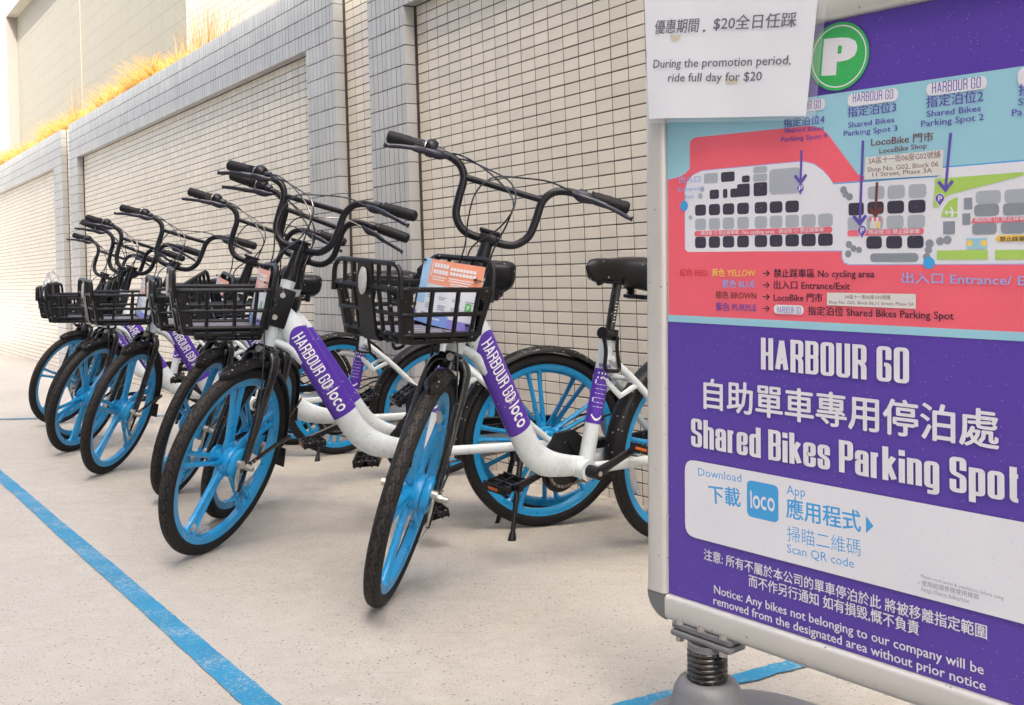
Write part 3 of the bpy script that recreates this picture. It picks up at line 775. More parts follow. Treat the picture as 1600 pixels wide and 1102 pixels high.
    for (u0, v0, n_c, w1, h1) in ((.24, .885, 5, .045, .065), (.24, .785, 5, .045, .065), (.53, .87, 8, .040, .05), (.53, .80, 8, .040, .05)):
        for k in range(n_c): cardpoly(q, u0 + k * (w1 + .008), u0 + k * (w1 + .008) + w1, v0, v0 + h1, .001, n=1)
    for (u0, v0, wd) in ((.24, .73, .24), (.24, .69, .22), (.53, .74, .36), (.53, .705, .33), (.57, .665, .26), (.57, .635, .24)): cardpoly(q, u0, u0 + wd, v0, v0 + .016, .001, n=2)
    cardpoly(q, .20, .212, .74, .95, .001, n=1); cardpoly(q, .04, .14, .06, .17, .001, n=1); cardpoly(q, .3, .5, .09, .11, .001, n=1)
    q.build('lettering', M['print'], card)
    q = MB()
    for u0 in (.20, .42, .64, .83):
        for v0, wd in ((.44, .13), (.41, .10), (.31, .14), (.28, .12), (.25, .13)): cardpoly(q, u0, min(.98, u0 + wd), v0, v0 + .010, .001, n=1)
    q.build('lettering', M['card_ink'], card)
    q = MB()
    vs = [cp(.88, .36, .0012)] + [cp(.88 + .045 * math.cos(R(a)), .36 + .075 * math.sin(R(a)), .0012) for a in range(0, 360, 24)]
    q.add(vs, [[0, 1 + k, 1 + (k + 1) % 15] for k in range(15)], False); q.build('green_badge', M['card_green'], card)
    q = MB(); pst, pw = condensed('P', pen=(.1, .09))
    for k, (v_, f_) in enumerate(pst): q.add([cp(.868 + x * .055, .322 + y * .08, .0018 + k * .00003) for x, y in v_], f_, False)
    q.build('lettering', M['print'], card)
    for (u, v, du) in ((.90, .80, .08), (.90, .12, .08), (.05, .97, -.04)):
        zt_ = MB(); a = Vector(cp(u, v, .003)); e = Vector(cp(u + du, v - .02, .002)); zt_.tube([a, a.lerp(e, .5) + Vector((.004, 0, 0)), e + Vector((-.01, .012 if du > 0 else -.01, 0))], .0016, 6)
        zt_.box(a.lerp(e, .25) + Vector((.002, 0, 0)), (.006, .010, .006), bev=.001)
        zt_.build('cable_tie', M['gloss'], card)
    # small fork lamp hook
    return root, steer

bike0, steer0 = make_bike()
steer_names = {o.name for o in steer0}
PEDL = {o.name for o in bike0.children if o.name.split('.')[0] == 'pedal' and sum((Vector(q) for q in o.bound_box), Vector()).y > 0}
BAR_NAMES = {o.name for o in steer0 if o.name.split('.')[0] in ('handlebar', 'grip', 'gear_shifter', 'brake_lever')}
def steer_mat(d): return Matrix.Translation(A0) @ Matrix.Rotation(d, 4, AX) @ Matrix.Translation(-A0)

def copy_tree(o, parent=None, tab=None):
    c = o.copy(); COL.objects.link(c)
    if parent is not None: c.parent = parent
    if tab is not None: tab.append((o.name, c))
    for ch in o.children: copy_tree(ch, c, tab)
    return c

CRANK = [0, -250, -163, -178, -60, -120, 40, -200]       # crank turn in degrees from the modelled position
BIKES = [  # x, y, heading, steer, lean, label
 (.5236, 3.4219, 3.8641, .7400, .0880, 'white bicycle nearest the sign board, its front wheel turned towards the camera'),
 (.1061, 3.6203, 3.5106, .9056, .0574, 'second bicycle from the sign, its big blue front wheel at the front of the row'),
 (.1208, 3.8212, 3.1290, 1.3402, .2234, 'bicycle third from the sign, mostly hidden directly behind the second one'),
 (-.3355, 4.6626, 3.5767, 1.0522, .1116, 'fourth bicycle from the sign, front tyre half covered by the second bicycle\'s wheel'),
 (-.8996, 5.3311, 3.7154, .8903, .0664, 'fifth bicycle from the sign, front wheel standing clear between two overlapping groups of wheels'),
 (-1.1930, 5.6799, 3.3624, 1.1695, .0502, 'sixth bicycle from the sign, third front wheel from the left end of the row'),
 (-1.3454, 5.9411, 3.2016, 1.2338, .1120, 'seventh bicycle from the sign, squeezed behind the sixth, only its bars clearly showing'),
 (-1.8587, 7.0098, 3.4615, .9289, .0484, 'farthest bicycle at the left end of the row, plastic bag in its basket'),
]
def bike_matrix(x, y, h, l): return Matrix.Translation((x, y, 0)) @ Matrix.Rotation(h, 4, 'Z') @ Matrix.Rotation(-l, 4, 'X')
for i, (x, y, h, st, ln, lab) in enumerate(BIKES[1:] + BIKES[:1]):
    if i == len(BIKES) - 1: root, tab = bike0, [(o.name, o) for o in bike0.children]
    else:
        tab = []; root = copy_tree(bike0, None, tab)
    root.matrix_world = bike_matrix(x, y, h, ln)
    tag(root, lab, 'bicycle', 'shared bicycles parked in a row along the wall')
    # pitch the bicycle a hair about its rear contact so that the steered front tyre touches the ground
    lo = min((root.matrix_world @ (steer_mat(st) @ (HUB + Vector((math.cos(a / 60 * math.pi) * .2805, 0, math.sin(a / 60 * math.pi) * .2805))))).z for a in range(120)) - .0215
    rlo = (root.matrix_world @ Vector((0, 0, RW - .2805))).z - .0215
    root.matrix_world = Matrix.Translation((0, 0, -rlo)) @ root.matrix_world @ Matrix.Rotation((lo - rlo) / 1.07, 4, 'Y')
    for nm, c in tab:
        if nm in steer_names:
            base = Matrix.Translation(HUB) @ Matrix.Rotation(R(i * 23), 4, 'Y') if nm == 'front_wheel' else Matrix.Identity(4)
            hbar = nm in BAR_NAMES and i == len(BIKES) - 1
            c.matrix_local = steer_mat(st + (R(8) if hbar else 0)) @ base
        elif nm.split('.')[0] in ('crankset', 'pedal'):
            bi = (i + 1) % len(BIKES); bb_ = Vector((.455, 0, .288)); cm = Matrix.Translation(bb_) @ Matrix.Rotation(R(-CRANK[bi]), 4, 'Y') @ Matrix.Translation(-bb_)
            if nm.startswith('pedal'):
                sgp = 1 if nm in PEDL else -1
                a_ = R(158); q_ = bb_ + Vector((math.cos(a_), 0, math.sin(a_))) * (.168 * sgp)
                c.matrix_local = cm @ Matrix.Translation(q_) @ Matrix.Rotation(R(CRANK[bi] * .9), 4, 'Y') @ Matrix.Translation(-q_)
            else: c.matrix_local = cm
        elif nm == 'rear_wheel':
            c.matrix_local = Matrix.Translation((0, 0, RW)) @ Matrix.Rotation(R(i * 31 + 10), 4, 'Y')

# clear plastic bag stuffed in the farthest basket
bm = bmesh.new(); bmesh.ops.create_icosphere(bm, subdivisions=4, radius=1.0)
rb = random.Random(5); fz = [(Vector((rb.uniform(-1, 1), rb.uniform(-1, 1), rb.uniform(-1, 1))) * 7, rb.uniform(0, 6), rb.uniform(.03, .09)) for _ in range(12)]
for v in bm.verts:
    d = v.co.copy(); k = 1 + sum(a * abs(math.sin(fv.dot(d) + p)) for fv, p, a in fz) - .3
    v.co = Vector((d.x * .045 * k, d.y * .075 * k, d.z * .115 * k * (1 + .25 * d.z)))
me = bpy.data.meshes.new('plastic_bag'); bm.to_mesh(me); bm.free()
pm = mat('crinkled_plastic', (.75, .76, .76), .12, var=.5, vscale=40, trans=.55, alpha=.75); me.materials.append(pm)
me.polygons.foreach_set('use_smooth', [False] * len(me.polygons))
bag = bpy.data.objects.new('plastic_bag', me); COL.objects.link(bag)
bag.matrix_world = bike_matrix(*BIKES[7][:3], BIKES[7][4]) @ Matrix.Translation((1.17, .06, .82)) @ Matrix.Rotation(R(12), 4, 'X')
tag(bag, 'crinkled clear plastic bag stuffed upright in the basket of the farthest bicycle', 'plastic bag')

# ------------------------------------------------------------------ ground and painted lines
def ground_mat():
    m = bpy.data.materials.new('concrete'); m.use_nodes = True; nt = m.node_tree; L = nt.links; b = nt.nodes['Principled BSDF']
    b.inputs['Roughness'].default_value = .85
    tc = _n(nt, 'ShaderNodeTexCoord')
    def noise(s, d=5, r=.6):
        n = _n(nt, 'ShaderNodeTexNoise'); n.inputs['Scale'].default_value = s; n.inputs['Detail'].default_value = d; n.inputs['Roughness'].default_value = r
        L.new(tc.outputs['Object'], n.inputs['Vector']); return n.outputs[0]
    def ramp(src, a, b_, c, d):
        r = _n(nt, 'ShaderNodeMapRange'); L.new(src, r.inputs[0])
        for i, v in enumerate((a, b_, c, d)): r.inputs[i + 1].default_value = v
        return r.outputs[0]
    def mix(f, a, c, blend='MIX'):
        mx = _n(nt, 'ShaderNodeMix', data_type='RGBA', blend_type=blend); L.new(f, mx.inputs[0])
        if isinstance(a, tuple): mx.inputs[6].default_value = (*a, 1)
        else: L.new(a, mx.inputs[6])
        if isinstance(c, tuple): mx.inputs[7].default_value = (*c, 1)
        else: L.new(c, mx.inputs[7])
        return mx.outputs[2]
    c = mix(ramp(noise(1.1, 4), .35, .65, 0, 1), (.42, .393, .336), (.495, .464, .40))
    c = mix(ramp(noise(14, 6, .7), .35, .7, 0, .55), c, (.57, .54, .49))
    c = mix(ramp(noise(3.2, 5, .75), .60, .74, 0, .30), c, (.42, .34, .27))
    c = mix(ramp(noise(260, 3, .7), .52, .72, 0, .6), c, (.24, .215, .185))
    c = mix(ramp(noise(95, 4, .8), .66, .72, 0, .75), c, (.11, .10, .085))
    c = mix(ramp(noise(48, 5, .8), .70, .76, 0, .6), c, (.16, .13, .10))
    for sc_, dn, col, lo, hi in ((75, .30, (.13, .115, .10), .10, .28), (150, .34, (.18, .155, .135), .14, .32), (110, .12, (.66, .64, .60), .10, .3), (28, .06, (.06, .055, .05), .05, .10)):
        v = _n(nt, 'ShaderNodeTexVoronoi'); v.inputs['Scale'].default_value = sc_
        wv = _n(nt, 'ShaderNodeVectorMath', operation='ADD'); L.new(tc.outputs['Object'], wv.inputs[0])
        ns = _n(nt, 'ShaderNodeTexNoise'); ns.inputs['Scale'].default_value = sc_ * 1.5; L.new(tc.outputs['Object'], ns.inputs['Vector'])
        sc2 = _n(nt, 'ShaderNodeVectorMath', operation='SCALE'); L.new(ns.outputs['Color'], sc2.inputs[0]); sc2.inputs['Scale'].default_value = .8 / sc_
        L.new(sc2.outputs[0], wv.inputs[1]); L.new(wv.outputs[0], v.inputs['Vector'])
        sp = _n(nt, 'ShaderNodeSeparateColor'); L.new(v.outputs['Color'], sp.inputs[0])
        f = _n(nt, 'ShaderNodeMath', operation='MULTIPLY'); L.new(ramp(sp.outputs[0], 1 - dn, 1 - dn + .02, 0, .85), f.inputs[0]); L.new(ramp(v.outputs['Distance'], lo, hi, 1, 0), f.inputs[1])
        c = mix(f.outputs[0], c, col)
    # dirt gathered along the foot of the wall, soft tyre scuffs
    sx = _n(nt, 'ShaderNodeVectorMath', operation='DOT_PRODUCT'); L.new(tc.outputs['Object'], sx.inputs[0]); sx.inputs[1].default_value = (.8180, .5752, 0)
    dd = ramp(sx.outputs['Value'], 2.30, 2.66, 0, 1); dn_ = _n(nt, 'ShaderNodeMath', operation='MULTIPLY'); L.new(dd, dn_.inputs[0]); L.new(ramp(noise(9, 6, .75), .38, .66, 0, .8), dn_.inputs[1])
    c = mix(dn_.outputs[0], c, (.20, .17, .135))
    mp = _n(nt, 'ShaderNodeMapping'); mp.inputs['Rotation'].default_value = (0, 0, R(20)); mp.inputs['Scale'].default_value = (.6, 9, 1); L.new(tc.outputs['Object'], mp.inputs[0])
    sn = _n(nt, 'ShaderNodeTexNoise'); sn.inputs['Scale'].default_value = 2.2; sn.inputs['Detail'].default_value = 7; sn.inputs['Roughness'].default_value = .7; L.new(mp.outputs[0], sn.inputs['Vector'])
    c = mix(ramp(sn.outputs[0], .60, .72, 0, .35), c, (.30, .27, .24))
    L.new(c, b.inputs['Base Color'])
    bp = _n(nt, 'ShaderNodeBump'); bp.inputs['Distance'].default_value = .0045
    ad = _n(nt, 'ShaderNodeMath', operation='ADD'); L.new(noise(180, 4, .7), ad.inputs[0]); L.new(noise(30, 4), ad.inputs[1]); L.new(ad.outputs[0], bp.inputs['Height']); L.new(bp.outputs[0], b.inputs['Normal'])
    return m
g = MB(); g.add([(-80, -60, 0), (80, -60, 0), (80, 100, 0), (-80, 100, 0)], [[0, 1, 2, 3]])
tag(g.build('ground', ground_mat()), kind='structure')

def paint_mat():
    m = mat('blue_line_paint', (.014, .205, .37), .7, var=.12, vscale=8, bump=.0012, bscale=220)
    nt = m.node_tree; L = nt.links; b = nt.nodes['Principled BSDF']; src = b.inputs['Base Color'].links[0].from_socket
    tc = _n(nt, 'ShaderNodeTexCoord'); n = _n(nt, 'ShaderNodeTexNoise'); n.inputs['Scale'].default_value = 130; n.inputs['Detail'].default_value = 6; n.inputs['Roughness'].default_value = .75
    L.new(tc.outputs['Object'], n.inputs['Vector'])
    n2 = _n(nt, 'ShaderNodeTexNoise'); n2.inputs['Scale'].default_value = 7; n2.inputs['Detail'].default_value = 4; L.new(tc.outputs['Object'], n2.inputs['Vector'])
    ad = _n(nt, 'ShaderNodeMath', operation='MULTIPLY_ADD'); L.new(n2.outputs[0], ad.inputs[0]); ad.inputs[1].default_value = .45; L.new(n.outputs[0], ad.inputs[2])
    r = _n(nt, 'ShaderNodeMapRange'); L.new(ad.outputs[0], r.inputs[0]); r.inputs[1].default_value = .74; r.inputs[2].default_value = .86; r.inputs[3].default_value = 0; r.inputs[4].default_value = .7
    mx = _n(nt, 'ShaderNodeMix', data_type='RGBA'); L.new(r.outputs[0], mx.inputs[0]); L.new(src, mx.inputs[6]); mx.inputs[7].default_value = (.36, .42, .45, 1)
    L.new(mx.outputs[2], b.inputs['Base Color']); return m
PM = paint_mat()
def painted_line(name, a0, a1, b0, b1, z=.002, step=.009, jit=.0026):
    """strip between edge a (a0->a1) and edge b (b0->b1), ragged edges"""
    a0, a1, b0, b1 = map(Vector, (a0, a1, b0, b1)); n = int((a1 - a0).length / step); rg = random.Random(11); vs = []
    w = (b0 - a0).normalized(); ja = jb = 0
    for i in range(n + 1):
        t = i / n; ja = ja * .6 + rg.uniform(-jit, jit); jb = jb * .6 + rg.uniform(-jit, jit)
        p = a0.lerp(a1, t) + w * (ja + .0025 * math.sin(t * 31)); q = b0.lerp(b1, t) + w * (jb + .003 * math.sin(t * 27 + 1))
        vs += [(p.x, p.y, z), (q.x, q.y, z)]
    m = MB(); m.add(vs, [[2 * i, 2 * i + 1, 2 * i + 3, 2 * i + 2] for i in range(n)])
    o = m.build(name, PM); tag(o, kind='structure'); return o
def ext(a, b, t): return (a[0] + (b[0] - a[0]) * t, a[1] + (b[1] - a[1]) * t)
u0, u1 = (-2.391, 4.833), (-.446, 2.018); l0, l1 = (-2.173 - .31, 4.396 + .475), (-.520, 2.018)
painted_line('painted_line', ext(u0, u1, -.93), ext(u0, u1, 1.10), ext(l0, l1, -.93), ext(l0, l1, 1.10))
d_ = (.9455, .3256); painted_line('painted_line', (-4.05, 6.79), (.10, 7.70), (-4.04, 6.745), (.11, 7.655), z=.004)
painted_line('painted_line', (.315 - 1.0, 2.086 - .62), (.315 + 1.6, 2.086 + .992), (.338 - 1.0, 2.045 - .62), (.338 + 1.6, 2.045 + .992), z=.004)

# ------------------------------------------------------------------ tiled wall
WO = Vector((-.06951208, 4.65645898, 1.69263525))
ex = Vector((.57512864, -.81798734, -.01112475)); ey = Vector((.81740353, .57406595, .04795566)); ez = ex.cross(ey)
ez = -Vector((.03284078, .03667408, -.99878751))
WM = Matrix(((ex.x, ey.x, ez.x, WO.x), (ex.y, ey.y, ez.y, WO.y), (ex.z, ey.z, ez.z, WO.z), (0, 0, 0, 1)))
wall = empty('tiled_wall', WM, 'long boundary wall faced in cream and grey tiles behind the row of bicycles', 'wall')
ZB, ZT, ZP = -2.05, 1.0, .6
SEGS = [(-24.0, -8.80), (-8.40, -1.535), (-1.116, 5.6)]
PANELS = [(-16.8, -9.245), (-8.018, -1.931), (-.715, 5.2)]
core = MB(); core.box(((-24 + 5.6) / 2, .1508, (ZB + ZT) / 2 - .003), (29.6, .30, ZT - ZB - .006))
for (a, b_), (pa, pb_) in zip(SEGS, PANELS):
    yy, dp = -.0305, .071
    core.box(((a + b_) / 2, yy, (ZT + ZP) / 2 - .0015), (b_ - a - .006, dp, ZT - ZP - .009))
    for s0, s1 in ((a, pa), (pb_, b_)):
        core.box(((s0 + s1) / 2, yy, (ZB + ZP) / 2 + .0015), (s1 - s0 - .006, dp - .0004, ZP - ZB + .003))
core.build('wall_core', M['grout'], wall)
def tile_mesh(w_, h_, d=.006, ch=.0013):
    x, z = w_ / 2, h_ / 2
    vs = [(-x, 0, -z), (x, 0, -z), (x, 0, z), (-x, 0, z), (-x + ch, -d, -z + ch), (x - ch, -d, -z + ch), (x - ch, -d, z - ch), (-x + ch, -d, z - ch)]
    vs = [(a, b2 if b2 == 0 else -d, c2) for a, b2, c2 in vs]
    mids = [(-x, -d + ch, -z), (x, -d + ch, -z), (x, -d + ch, z), (-x, -d + ch, z)]
    vs += mids
    fs = [[4, 5, 6, 7]]
    for i in range(4): j = (i + 1) % 4; fs += [[8 + i, 8 + j, 4 + j, 4 + i], [i, j, 8 + j, 8 + i]]
    return vs, fs
rt = random.Random(2)
def put(mb, vs, fs, c, rotz=0, jig=.0004, rotx=0):
    m = Matrix.Translation(Vector(c) + Vector((0, rt.uniform(-jig, jig), 0)) + Vector((rt.uniform(-jig, jig), 0, rt.uniform(-jig, jig)))) @ Matrix.Rotation(rotz, 4, 'Z') @ Matrix.Rotation(rotx, 4, 'X')
    mb.add([m @ Vector(v) for v in vs], fs, False)
cv, cf = tile_mesh(.0958, .0452, .0045); gv, gf = tile_mesh(.0462, .0952, .0045); rv, rf2 = tile_mesh(.060, .0958, .0045)
field = MB(); singles = []
def cream(a, b_, z0, z1, off=0.0):
    j0 = math.ceil((a - off) / .1 - 1e-6)
    xs = []
    x = off + j0 * .1
    if x - a > .02: xs.append((a + .0016, x - .0016))
    while x < b_ - .012:
        xs.append((x + .0021, min(x + .1, b_) - .0021)); x += .1
    i0, i1 = round(z0 / .05), round(z1 / .05)
    for i in range(i0, i1):
        for x0, x1 in xs:
            full = abs(x1 - x0 - .0958) < .001; c = ((x0 + x1) / 2, .004, i * .05 + .025)
            if full and .33 < c[0] < .93 and c[2] > -1.72: singles.append(c); continue
            if full: put(field, cv, cf, c)
            else: v2, f2 = tile_mesh(x1 - x0, .0452, .0045); put(field, v2, f2, c)
for (a, b_) in PANELS: cream(a, b_, ZB, ZP)
cream(-8.80, -8.40, ZB, ZT); cream(-1.535, -1.116, ZB, ZT, -1.516)
ft = field.build('tile_field', M['cream'], wall); ft['kind'] = 'stuff'
singles = sorted(singles, key=lambda c: -c[0])[:300]
tm = MB(); tm.add(cv, cf); tme = tm.build('tile', M['cream'], wall); tme.location = singles[0]
for c in singles[1:]:
    o = tme.copy(); COL.objects.link(o); o.parent = wall
    o.location = (c[0] + rt.uniform(-.0005, .0005), c[1] + rt.uniform(-.0005, .0005), c[2] + rt.uniform(-.0005, .0005)); o.rotation_euler = (rt.uniform(-.006, .006), 0, rt.uniform(-.004, .004))
gfm = MB()
def greyrow(a, b_, z0, z1):
    n = round((b_ - a) / .05); st = (b_ - a) / n
    for i in range(round((z1 - z0) / .1)):
        for k in range(n):
            v2 = gv if abs(st - .05) < .001 else None
            if v2 is None: v2 = [(v[0] * st / .05, v[1], v[2]) for v in gv]
            put(gfm, v2, gf, (a + (k + .5) * st, -.0625, z0 + i * .1 + .05), jig=.0006)
for (a, b_), (pa, pb_) in zip(SEGS, PANELS):
    a2 = max(a, -19.0)
    greyrow(a2, b_, ZP, ZT)
    if a2 < pa: greyrow(a2 if a > -20 else -17.2, pa, ZB + .05, ZP)
    greyrow(pb_, b_, ZB + .05, ZP)
    n = round((ZT - ZB - .05) / .1)
    for i in range(n):                                        # end returns facing along the wall
        z = ZB + .05 + i * .1 + .05
        put(gfm, rv, rf2, (b_ - .0055, -.036, z), rotz=R(90)); put(gfm, rv, rf2, (a + .0055, -.036, z), rotz=R(-90))
        if z < ZP: put(gfm, rv, rf2, (pa - .0055, -.036, z), rotz=R(90)); put(gfm, rv, rf2, (pb_ + .0055, -.036, z), rotz=R(-90))
    k = 0; x = pa + .03
    while x < pb_:                                            # soffit
        m = Matrix.Translation((x, -.036, ZP + .0055)) @ Matrix.Rotation(R(90), 4, 'X')
        gfm.add([m @ Vector(v) for v in [(v[0], v[1], v[2] * .62) for v in gv]], gf, False); x += .05
    x = a2 + .025
    while x < b_:                                             # coping
        m = Matrix.Translation((x, .028, ZT - .008)) @ Matrix.Rotation(R(-90), 4, 'X')
        gfm.add([m @ Vector(v) for v in [(v[0], v[1], v[2] * 1.95) for v in gv]], gf, False); x += .05
go = gfm.build('grey_tile_border', M['grey'], wall); go['kind'] = 'stuff'

# grass planter and grass along the wall top
pl = MB(); pl.box((-13.5, 1.11, .505), (21.0, 1.96, 1.0)); so_ = pl.build('planter_bed', M['soil']); so_.matrix_world = WM; tag(so_, kind='structure')
def grass_mat():
    m = mat('straw_grass', (.52, .33, .09), .6, island=.55)
    nt = m.node_tree; b = nt.nodes['Principled BSDF']; L = nt.links
    tr = _n(nt, 'ShaderNodeBsdfTranslucent'); tr.inputs[0].default_value = (.66, .43, .13, 1)
    mx = _n(nt, 'ShaderNodeMixShader'); mx.inputs[0].default_value = .4
    L.new(b.outputs[0], mx.inputs[1]); L.new(tr.outputs[0], mx.inputs[2]); L.new(mx.outputs[0], nt.nodes['Material Output'].inputs[0]); return m
gr = MB(); rg = random.Random(9)
def blade(x, y, z, h, lean, ang, wd):
    vs = []; d = Vector((math.cos(ang), math.sin(ang), 0)); n = Vector((-math.sin(ang), math.cos(ang), 0)); k_ = 5
    for k in range(k_ + 1):
        t = k / k_; p = Vector((x, y, z)) + d * (lean * t * t) + Vector((0, 0, h * (t - .35 * t * t * lean / max(h, .05) )))
        w2 = wd * (1 - t) ** .6; vs += [p - n * w2, p + n * w2]
    gr.add(vs, [[2 * k, 2 * k + 1, 2 * k + 3, 2 * k + 2] for k in range(k_)], True)
GZ = 1.0
def clump(cx, cy, h, nb, spread=.12):
    for _ in range(nb):
        a = rg.uniform(0, 6.283); blade(cx + rg.gauss(0, spread * .5), max(.14, cy + rg.gauss(0, spread * .4)), GZ, h * rg.uniform(.5, 1.1), h * rg.uniform(.3, 1.05), a, rg.uniform(.004, .0085))
x = -18.0
while x < -4.05:
    far = abs(x + 9) ; hh = .33 + .06 * math.sin(x * 1.7) + .05 * math.sin(x * 4.1 + 1)
    if x > -4.9: hh *= max(.35, (-4.0 - x) / .9)
    for yy in (.18, .34): clump(x + rg.uniform(-.05, .05), yy + rg.uniform(-.06, .06), hh, 44)
    x += .085
for cx, cy, h, nb in ((-5.1, .25, .50, 60), (-4.75, .28, .62, 70), (-4.35, .25, .55, 50), (-9.2, .25, .66, 26), (-8.8, .3, .55, 20), (-6.6, .3, .46, 30), (-12.0, .3, .5, 26)):
    for _ in range(nb):
        a = rg.uniform(0, 6.283); blade(cx + rg.gauss(0, .10), max(.14, cy + rg.gauss(0, .05)), GZ, h * rg.uniform(.75, 1.1), h * rg.uniform(.05, .45), a, .0028)
gob = gr.build('ornamental_grass', grass_mat()); gob.matrix_world = WM; tag(gob, 'golden ornamental grass along the top of the tiled wall', 'grass', kind='stuff')

# sunlit building beyond the wall
def tiled(name, col, col2, sx, sz, rough=.6):
    m = bpy.data.materials.new(name); m.use_nodes = True; nt = m.node_tree; L = nt.links; b = nt.nodes['Principled BSDF']; b.inputs['Roughness'].default_value = rough
    tc = _n(nt, 'ShaderNodeTexCoord'); mp = _n(nt, 'ShaderNodeMapping'); mp.inputs['Rotation'].default_value = (R(-90), 0, 0); L.new(tc.outputs['Object'], mp.inputs[0])
    br = _n(nt, 'ShaderNodeTexBrick'); br.offset = 0; br.squash = 1; L.new(mp.outputs[0], br.inputs['Vector'])
    br.inputs['Color1'].default_value = (*col, 1); br.inputs['Color2'].default_value = (*[c * 1.04 for c in col], 1); br.inputs['Mortar'].default_value = (*col2, 1)
    br.inputs['Scale'].default_value = 1.0; br.inputs['Mortar Size'].default_value = .006; br.inputs['Brick Width'].default_value = sx; br.inputs['Row Height'].default_value = sz
    L.new(br.outputs[0], b.inputs['Base Color']); return m
bld = empty('building', WM, 'sunlit beige tiled building rising beyond the grass-topped wall', 'building')
m = MB(); m.box((-17.2, 2.6, 3.3), (13.8, 1.0, 8.4)); m.build('recessed_wall', tiled('beige_far_tile', (.175, .170, .142), (.13, .122, .10), .6, .3), bld)
wt = tiled('pale_far_tile', (.36, .35, .33), (.26, .25, .235), .2, .1)
m = MB(); m.box((-4.1, 2.40, 3.2), (12.0, 1.1, 8.6)); m.build('pier', wt, bld)
m = MB(); m.box((-25.5, 2.40, 3.2), (3.0, 1.1, 8.6)); m.build('pier', wt, bld)
m = MB(); m.box((-17.05, 2.402, 6.67), (13.898, 1.096, 1.66)); m.build('lintel', wt, bld)
m = MB(); m.box((-17.3, 2.095, 3.0), (.03, .02, 5.6)); m.build('movement_joint', mat('pale_sealant', (.30, .28, .23), .8), bld)

# added unseen building behind the camera, put there to keep the bicycles in shade
shade_bld = empty('building', WM, 'added unseen building behind the camera, shading the bicycles and the tiled wall', 'building')
PY = -8.2; _t = WM.to_3x3().transposed() @ SUNV
HT = 1.0 + (-.07 - PY) * _t.z / -_t.y + .05 + 1.9          # height chosen so its shadow edge falls along the tiled wall's top
m = MB(); m.box((4.7, PY - 4, HT / 2 - 1.9), (25.0, 8.0, HT)); m.build('wall', mat('shade_building_wall', (.50, .47, .42), .8, var=.08, vscale=.6), shade_bld)
wm = MB(); fm = MB(); win0 = None
gl = mat('window_glass', (.05, .06, .07), .08, spec=.8)
for fl_ in range(6):
    for k in range(8):
        c = (-6.0 + k * 3.0, PY + .012, .4 + fl_ * 3.0)
        if win0 is None:
            a = MB(); a.box((0, 0, 0), (1.8, .06, 1.5)); win0 = a.build('window', gl, shade_bld); win0.location = c
            f_ = MB()
            for xx in (-.92, 0, .92): f_.box((xx, .03, 0), (.07, .07, 1.58))
            for zz in (-.78, .78): f_.box((0, .031, zz), (1.91, .066, .07))
            fr0 = f_.build('frame', mat('window_frame', (.6, .6, .6), .5), win0)
        else:
            o = win0.copy(); COL.objects.link(o); o.parent = shade_bld; o.location = c
            q = fr0.copy(); COL.objects.link(q); q.parent = o

# ------------------------------------------------------------------ sign board
SO = Vector((.28152163, 1.85633538, .68095331)); sx_ = Vector((.6413462, -.76669752, -.02915413)).normalized(); sz_ = Vector((-.0030715, -.04056344, .99917224))
sz_ = (sz_ - sx_ * sz_.dot(sx_)).normalized(); sy_ = sz_.cross(sx_)
SM = Matrix(((sx_.x, sy_.x, sz_.x, SO.x), (sx_.y, sy_.y, sz_.y, SO.y), (sx_.z, sy_.z, sz_.z, SO.z), (0, 0, 0, 1)))
_c, _s = math.cos(PITCH), math.sin(PITCH)
def S(px, py, off=0.0):
    """a measured point of the poster artwork -> metres on the board's face"""
    d = Vector(((px - 800) / F, _c + _s * (CY - py) / F, _s * -1 * -1 + _c * (CY - py) / F))
    d = Vector(((px - 800) / F, _c - _s * (CY - py) / F, _s + _c * (CY - py) / F))
    o = Vector((0, 0, CAMH)) - SO; k = (-off - o.dot(sy_)) / d.dot(sy_); q = o + d * k
    return q.dot(sx_), q.dot(sz_)
sign = empty('sign_board', SM, 'large purple bike parking sign in a silver frame standing right of the bicycles', 'sign')
PW, V0, V1 = .695, -.428, .541
alu = mat('brushed_aluminium', (.60, .59, .56), .38, metal=.35, var=.03, vscale=8, specks=((.2, .18, .15), 150, .05))
grayp = mat('grey_plastic', (.16, .165, .175), .45, var=.05, bump=.0003, bscale=300)
def bar(name, a, b_, inner):
    """frame bar: an extruded snap-frame profile, a->b, inner = unit vector towards the poster"""
    a, b_, n = Vector(a), Vector(b_), Vector(inner); L = MB()
    prof = [(0.000, -.001), (.0, -.0065), (.0035, -.0105), (.0075, -.0122), (.034, -.0118), (.040, -.0100), (.0435, -.005), (.044, .008), (.040, .020), (.030, .024), (.0, .024)]
    k = len(prof); vs = []
    for e in (a, b_):
        for (u, y) in prof: vs.append(e - n * u + Vector((0, y, 0)))
    L.add(vs, [[i, (i + 1) % k, k + (i + 1) % k, k + i] for i in range(k)] + [list(range(k))[::-1], [k + i for i in range(k)]], True)
    return outward(L.build(name, alu, sign))
bar('frame_bar', (-.001, 0, V0 + .0), (-.001, 0, V1 + .0), (1, 0, 0))
bar('frame_bar', (PW + .001, 0, V0), (PW + .001, 0, V1), (-1, 0, 0))
bar('frame_bar', (-.000, 0, V0 - .001), (PW, 0, V0 - .001), (0, 0, 1))
bar('frame_bar', (-.000, 0, V1 + .001), (PW, 0, V1 + .001), (0, 0, -1))
